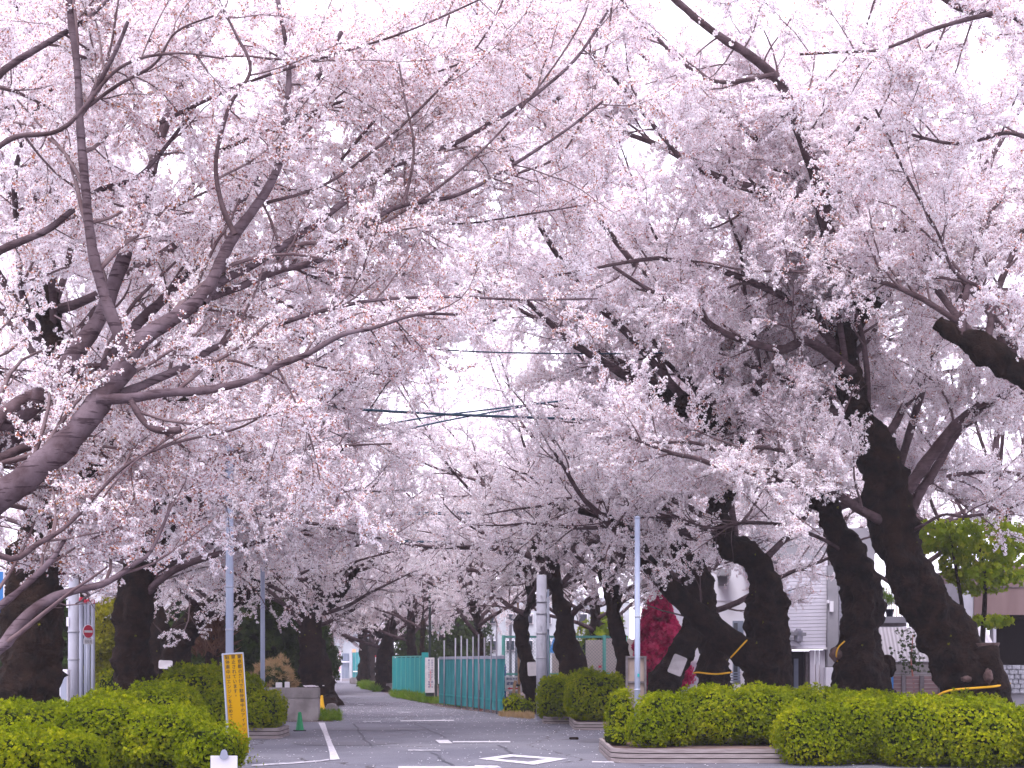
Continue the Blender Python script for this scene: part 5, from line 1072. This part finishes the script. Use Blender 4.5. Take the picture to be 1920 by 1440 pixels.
# gatehouse beyond the crossing
root = empty('far_building', (P(640, 0, 142).x, 142, 0), 'grey building with a shed roof behind the gate at the end of the path', 'building')
def wbox(a, b_, t, bt, d, th, nm, m, par=None, bev=0):
    x0, x1, z1, z0 = P(a, 0, d).x, P(b_, 0, d).x, P(0, t, d).z, (P(0, bt, d).z if bt else 0)
    return MB().box(((x0 + x1) / 2, d + th / 2, (z0 + z1) / 2), (x1 - x0, th, z1 - z0)).build(nm, M[m], par, bevel=bev)
wbox(560, 720, 1170, None, 142, 6, 'wall', 'far_wall', root)
x0, x1 = P(545, 0, 141).x, P(735, 0, 141).x; z = P(0, 1170, 142).z; MB().add([(x0, 141, z), (x1, 141, z), (x1, 149, z + 2.2), (x0, 149, z + 2.2), (x0, 141, z - .2), (x1, 141, z - .2), (x1, 149, z + 2), (x0, 149, z + 2)], [(0, 1, 2, 3), (7, 6, 5, 4), (0, 4, 5, 1), (1, 5, 6, 2), (2, 6, 7, 3), (3, 7, 4, 0)]).build('roof', M['wallgrey'], root)
for a, b_, t, bt in ((600, 614, 1195, 1215), (642, 655, 1225, 1252), (566, 584, 1195, 1215)): f_ = wbox(a, b_, t, bt, 141.9, .08, 'window', 'bluegrey', root); wbox(a + 2, b_ - 2, t + 2, bt - 2, 141.8, .06, 'pane', 'glass_dark', f_)
root = empty('end_gate', (P(660, 0, 139).x, 139, 0), 'blue-grey and teal gate panels across the end of the path', 'gate')
for i in range(7): wbox(616 + i * 6.2, 621.6 + i * 6.2, 1226, None, 139.5, .05, 'panel', 'bluegrey', root)
for i in range(5): wbox(661 + i * 6, 666.4 + i * 6, 1223, None, 139.2, .05, 'panel', 'teal_worn', root)
wbox(655, 660, 1214, None, 139, .3, 'gate_post', 'far_wall', root); wbox(690, 694, 1214, None, 139, .3, 'gate_post', 'far_wall', root); wbox(616, 655, 1240, 1242, 139.3, .06, 'rail', 'white', root); wbox(662, 690, 1258, 1260, 139.0, .06, 'rail', 'white', root)
o = wbox(611, 619, 1184, 1216, 128, .1, 'shop_banner', 'orange'); recentre(o); tag(o, 'orange upright banner left of the easel notice', 'banner', 'orange banners at the far road'); o = wbox(619.6, 628, 1182, 1212, 128.3, .1, 'shop_banner', 'orange'); recentre(o); tag(o, 'orange banner nearer the easel notice', 'banner', 'orange banners at the far road'); o = wbox(660, 667, 1217, 1223, 128.3, .1, 'shop_banner', 'orange'); recentre(o); tag(o, 'tiny orange lamp panel above the teal gate', 'banner', 'orange banners at the far road')
x = P(626, 0, 120).x
root = empty('utility_pole', (x, 120, 0), 'distant grey pole beside the orange banners', 'utility pole', 'concrete utility poles'); MB().tube([(x, 120, 0), (x, 120, 8)], .11, 8).build('shaft', M['concrete_pale'], root); MB().box((x, 120, 7.6), (1.4, .1, .1)).build('crossarm', M['steelgrey'], root)
# backdrop houses left in shade, closing the view between trunks
root = empty('shaded_house', (P(260, 0, 66).x, 66, 0), 'long low dark building glimpsed between the left hand trunks', 'building')
wbox(-420, 600, 1168, None, 66, 5, 'wall', 'brown_wall', root)
for a in range(-380, 560, 90): f_ = wbox(a, a + 44, 1200, 1235, 65.9, .08, 'window', 'wallgrey', root); wbox(a + 3, a + 41, 1203, 1232, 65.84, .05, 'pane', 'glass_dark', f_)
x0, x1 = P(-430, 0, 65).x, P(606, 0, 65).x; z = P(0, 1168, 66).z; MB().add([(x0, 64.6, z), (x1, 64.6, z), (x1, 71.5, z + 1.8), (x0, 71.5, z + 1.8), (x0, 64.6, z - .15), (x1, 64.6, z - .15), (x1, 71.5, z + 1.6), (x0, 71.5, z + 1.6)], [(0, 1, 2, 3), (7, 6, 5, 4), (0, 4, 5, 1), (1, 5, 6, 2), (2, 6, 7, 3), (3, 7, 4, 0)]).build('roof', M['wallgrey'], root)
root = empty('schoolhouse', (P(930, 0, 100).x, 100, 0), 'pale building with dark windows beyond the pipe fence', 'building')
wbox(800, 1180, 1120, None, 100, 8, 'wall', 'far_wall', root)
for a in range(812, 1170, 34):
    for t in (1150, 1200): f_ = wbox(a, a + 18, t, t + 20, 99.9, .08, 'window', 'white', root); wbox(a + 1.5, a + 16.5, t + 1.5, t + 18.5, 99.82, .06, 'pane', 'glass_dark', f_)

# ------------------------------------------------------------------ houses on the right
D = 46
root = empty('white_house', (P(1380, 0, D).x, D, 0), 'white rendered house seen between the dark trunks', 'house')
wbox(1296, 1424, 1040, None, D, 6, 'wall', 'plaster', root); wbox(1330, 1424, 1125, 1127, D - .02, .03, 'joint_strip', 'siding', root)
f_ = wbox(1374, 1394, 1164, 1278, D - .06, .05, 'window', 'bluegrey', root); wbox(1376, 1383, 1168, 1276, D - .09, .03, 'pane', 'glass_dark', f_); wbox(1385, 1392, 1168, 1276, D - .09, .03, 'shutter_leaf', 'bluegrey', f_)
mb = MB(); a, b_ = P(1344, 1075, D), P(1365, 1075, D); mb.box(((a.x + b_.x) / 2, D - .35, a.z), (b_.x - a.x, .7, .22)); mb.build('balcony_hood', M['wallgrey'], root); wbox(1346, 1363, 1079, 1098, D - .05, .04, 'vent_panel', 'wallgrey', root); wbox(1402, 1404, 1120, 1250, D - .08, .06, 'drainpipe', 'galv', root); wbox(1408, 1414, 1135, 1172, D - .06, .05, 'meter_box', 'galv', root)
root = empty('gate_post', (P(1395, 0, 43).x, 43, 0), 'white gate post with a grey iron gate beside the white house', 'gate'); wbox(1389, 1399, 1254, None, 43, .18, 'post', 'white', root, .01)
for i in range(5): wbox(1370, 1388, 1260 + i * 5, 1262.5 + i * 5, 43.05, .04, 'slat', 'bluegrey', root)
root = empty('garden_wall', (P(1296, 0, 42).x, 42, 0), 'pale garden wall with a coping behind the leaning trunk', 'wall'); wbox(1270, 1316, 1243, None, 42, .2, 'wall_panel', 'plaster', root); wbox(1268, 1318, 1238, 1243.5, 41.96, .28, 'coping', 'white', root, .01)
root = empty('siding_house', (P(1510, 0, 42).x, 42, 0), 'house clad in white horizontal siding with a grey pier', 'house')
D = 42; a, b_ = P(1462, 0, D).x, P(1552, 0, D).x; zt = P(0, 1050, D).z; zb = P(0, 1216, D).z; n = 25; h = (zt - zb) / n
for i in range(n): MB().box(((a + b_) / 2 + .0 - (n - i) * .002, D + .05, zb + h * (i + .5)), (b_ - a, .09, h - .012), 0, tilt=-.022).build('siding_board', M['siding'], root)
MB().box(((a + b_) / 2, D + .35, (zt + zb) / 2 + .1), (b_ - a - .06, .45, zt - zb + .2)).build('wall', M['wallgrey'], root)
wbox(1460, 1553, 1214, 1217.5, D - .08, .5, 'sill_board', 'white', root)
wbox(1430, 1640, 990, 1049, D + .3, 6, 'upper_wall', 'wallgrey', root)
wbox(1552, 1572, 1060, 1250, D - .15, .6, 'pier', 'wallgrey', root); wbox(1548, 1566, 1251, None, D - .2, .6, 'pier_base', 'plaster', root)
wbox(1573, 1640, 1050, None, D + .25, .5, 'tile_wall', 'tilegrey', root)
for i in range(30): wbox(1573, 1640, 1062 + i * 7, 1062.8 + i * 7, D + .235, .02, 'tile_course', 'wallgrey', root)
wbox(1484, 1510, 1221, None, D + .5, .1, 'door', 'darkvoid', root); wbox(1489, 1497, 1235, None, D + .42, .06, 'door_light', 'bluegrey', root); wbox(1470, 1483, 1221, None, D + .1, .3, 'brick_pier', 'slatwood', root); wbox(1511, 1518, 1221, None, D + .2, .3, 'jamb', 'brownframe', root)
for a_, b2 in ((1519, 1528), (1530, 1536), (1538, 1547)): wbox(a_, b2, 1219, None, D + .1, .12, 'door_panel', 'siding', root)
mb = MB(); c = P(1482, 1188, D - .35); mb.box(c, (.85, .5, .10), 0, 0, .06); mb.build('awning', M['wallgrey'], root); c = P(1497, 1192, D - .45); MB().box(c, (.22, .3, .42)).build('awning_end', M['pipe'], root, bevel=.05); c = P(1480, 1208, D - .3); MB().add([c + Vector(v) for v in ((-.5, -.25, -.06), (.32, -.25, -.06), (.2, -.2, .10), (-.5, -.2, .10), (-.5, .25, -.06), (.32, .25, -.06), (.2, .25, .12), (-.5, .25, .12))], [(0, 1, 2, 3), (7, 6, 5, 4), (3, 2, 6, 7), (0, 4, 5, 1), (1, 5, 6, 2), (0, 3, 7, 4)]).build('hood', M['pipe'], root)
wbox(1474, 1484, 1104, 1114, D - .12, .2, 'vent_box', 'galv', root)
wbox(1556, 1563, 1127, 1147, D - .24, .08, 'wall_box', 'white', root); wbox(1551, 1555, 1125, 1131, D - .25, .1, 'lamp', 'white', root)
o = wbox(1568, 1573, 1243, 1282, 40.5, .03, 'blue_placard', 'bluepaint'); recentre(o); tag(o, 'narrow blue placard beside the burled trunk', 'placard')
# shelf with pots
root = empty('plant_shelf', (P(1670, 0, 36).x, 36, 0), 'ledge on a low roof carrying two flower pots between the trunks', 'ledge'); wbox(1655, 1700, 1156, 1168, 35.7, .6, 'ledge_board', 'wallgrey', root); wbox(1655, 1700, 1168, 1174, 35.9, .4, 'fascia', 'brownframe', root)
for i in range(9): x = P(1658 + i * 4.6, 0, 36.4).x; MB().tube([(x, 36.4, P(0, 1156, 36).z), (x, 36.4, P(0, 1100, 36).z)], .012, 5).build('railing_bar', M['bamboo'], root)
wbox(1655, 1700, 1168, None, 36.35, .3, 'support_wall', 'plaster', root)
def pot(label, px, pz, m, w, h, seed):
    c = P(px, pz, 35.9); root = empty('flower_pot', c, label, 'flower pot', 'pots on the ledge'); s = 35.9 / F
    MB().tube([c, c + Vector((0, 0, h * s * .85)), c + Vector((0, 0, h * s * .85)), c + Vector((0, 0, h * s))], [w * s * .36, w * s * .47, w * s * .53, w * s * .53], 14).build('pot', M[m], root, True)
    r = np.random.default_rng(seed); pp = np.array([tuple(c + Vector((r.normal(0, .06), r.normal(0, .05), h * s + .02 + r.uniform(0, .28)))) for i in range(26)]); scatter('foliage', pp, np.tile([0, 0, 1.], (26, 1)) + r.normal(size=pp.shape) * .5, r.uniform(.9, 1.6, 26), 'grass_blade', root, r)
pot('red clay flower pot with upright green leaves', 1653, 1152, 'terracotta', 16, 19, 1); pot('dark plastic flower pot with a white mark beside the red one', 1668, 1156, 'navy', 16, 14, 2)
# corrugated sheets
def corrug(label, a, b_, t, bt, d, name='corrugated_sheet', slant=0):
    x0, x1, z1, z0 = P(a, 0, d).x, P(b_, 0, d).x, P(0, t, d).z, P(0, bt, d).z; n = int((x1 - x0) / .012); vs = []; fs = []
    for i in range(n + 1):
        x = x0 + (x1 - x0) * i / n; y = d + .012 * math.sin(i * .785); vs += [(x, y, z0), (x + slant * (1 - i / n), y + .6, z1)]
    fs = [(2 * i, 2 * i + 2, 2 * i + 3, 2 * i + 1) for i in range(n)]; root = empty(name, ((x0 + x1) / 2, d, 0), label, 'shed roof', 'corrugated sheets'); 
    MB().add(vs, fs).build('sheet', M['corrug'], root, True); MB().box(((x0 + x1) / 2, d + .02, z0 - .05), (x1 - x0, .06, .07)).build('batten', M['brownframe'], root)
    MB().box(((x0 + x1) / 2, d + .8, z0 / 2 - .0), (x1 - x0 - .03, .1, z0 - .10)).build('support_wall', M['plaster'], root)
corrug('white corrugated shed roof with a rust stain between the trunks', 1656, 1768, 1175, 1240, 34.6); corrug('white corrugated sheet right of the leaning trunk', 1822, 1862, 1174, 1206, 34.4)
root = empty('low_wall', (P(1710, 0, 34).x, 34, 0), 'low concrete wall under the corrugated shed roof', 'wall'); wbox(1640, 1800, 1246, 1262, 34, .2, 'coping_slab', 'concrete', root, .01); wbox(1640, 1800, 1262.6, None, 34.03, .2, 'lower_slab', 'concrete', root, .01)
root = empty('slat_fence', (P(1716, 0, 33).x, 33, 0), 'low reddish slatted fence with a blue edge in front of the low wall', 'fence')
for j, (a, b_) in enumerate(((1676, 1691), (1699, 1725), (1733, 1760), (1768, 1795))):
    for i in range(6): wbox(a, b_, 1268 + i * 7, 1273.9 + i * 7, 33 + .003 * (i % 3), .04, 'slat', 'slatwood', root)
for a, b_ in ((1691.5, 1698.5), (1725.5, 1732.5), (1760.5, 1767.5)): wbox(a, b_, 1267, None, 32.96, .09, 'post', 'brownframe', root)
wbox(1672, 1675, 1269, 1310, 32.95, .05, 'blue_edge', 'bluepaint', root)
root = empty('brown_house', (P(1900, 0, 37).x, 37, 0), 'mauve-brown house with a black open carport at the right edge', 'house')
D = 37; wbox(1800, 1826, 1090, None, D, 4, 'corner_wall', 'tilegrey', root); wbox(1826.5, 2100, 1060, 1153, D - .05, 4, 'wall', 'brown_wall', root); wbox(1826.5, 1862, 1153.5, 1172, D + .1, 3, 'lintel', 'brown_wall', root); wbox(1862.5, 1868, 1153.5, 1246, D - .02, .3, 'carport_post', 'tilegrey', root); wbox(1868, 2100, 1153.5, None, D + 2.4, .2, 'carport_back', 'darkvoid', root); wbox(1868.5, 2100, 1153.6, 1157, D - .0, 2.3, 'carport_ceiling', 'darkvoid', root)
wbox(1828, 2100, 1100, 1101, D - .08, .03, 'wall_joint', 'brownframe', root)
root = empty('block_wall', (P(1895, 0, 34.5).x, 34.5, 0), 'rough grey block wall below the dark carport', 'wall')
r = random.Random(9); me0 = None
wbox(1866, 2060, 1248, None, 34.62, .2, 'mortar', 'wallgrey', root)
for row in range(6):
    x = 1864 - (row % 2) * 6
    while x < 2050:
        w = r.uniform(10, 17); wbox(x, x + w - .9, 1247 + row * 9, 1255.2 + row * 9, 34.5 + r.uniform(-.02, .02), .14, 'block', 'block', root, .012); x += w

# ------------------------------------------------------------------ overhead cables
def cable(label, pts, d0, d1, w=3., m='cable'):
    n = len(pts); ps = [P(x, y, d0 + (d1 - d0) * i / (n - 1)) for i, (x, y) in enumerate(pts)]; Q, R = resample([tuple(p) for p in ps], [w * p.y / F / 2 for p in ps], 24); V, Fq = tubes(Q[None], R[None], 6)
    o = link('overhead_cable', np_mesh('cable', V, Fq), M[m], None, True); recentre(o); tag(o, label, 'cable', 'overhead cables crossing the path')
cable('thick teal overhead cable crossing the gap in mid picture', [(300, 728), (590, 761), (820, 776), (1000, 783), (1200, 791), (1420, 796)], 31, 31, 5)
cable('thin dark wire highest across the sky gap', [(330, 600), (700, 645), (820, 655), (940, 661), (1180, 663), (1400, 655)], 29, 29, 2.8)
cable('pale teal cable crossing under the thick one, rising right', [(560, 835), (755, 790), (940, 765), (1200, 735)], 33, 37, 3.4)
cable('second pale teal cable rising to the right below the first', [(600, 850), (780, 801), (950, 768), (1240, 720)], 33, 38, 3.4)
cable('upper dark cable of the low trio left of centre', [(440, 961), (640, 962), (820, 961), (1000, 958)], 44, 44, 2.8)
cable('middle cable of the low trio left of centre', [(440, 966), (640, 966), (830, 964), (1000, 962)], 44.6, 44.6, 2.8)
cable('lowest cable of the low trio left of centre', [(440, 971), (640, 971), (790, 971), (1000, 972)], 61, 61, 3.2)
cable('single dark teal cable low over the path', [(520, 1011), (665, 1014), (790, 1016), (980, 1020)], 46, 46, 4)
# ------------------------------------------------------------------ air
if HAZE:
    mb = MB(); mb.box((0, 150, 14), (330, 340, 32)); hz = mb.build('haze', M['soil']); hz.data.materials.clear()
    hm = bpy.data.materials.new('spring haze'); hm.use_nodes = True; t = hm.node_tree; t.nodes.clear(); out = t.nodes.new('ShaderNodeOutputMaterial'); pv = t.nodes.new('ShaderNodeVolumePrincipled')
    pv.inputs['Color'].default_value = (.90, .86, .96, 1); pv.inputs['Density'].default_value = HAZE; pv.inputs['Anisotropy'].default_value = .1
    t.links.new(pv.outputs[0], out.inputs['Volume']); hz.data.materials.append(hm); hz['kind'] = 'stuff'
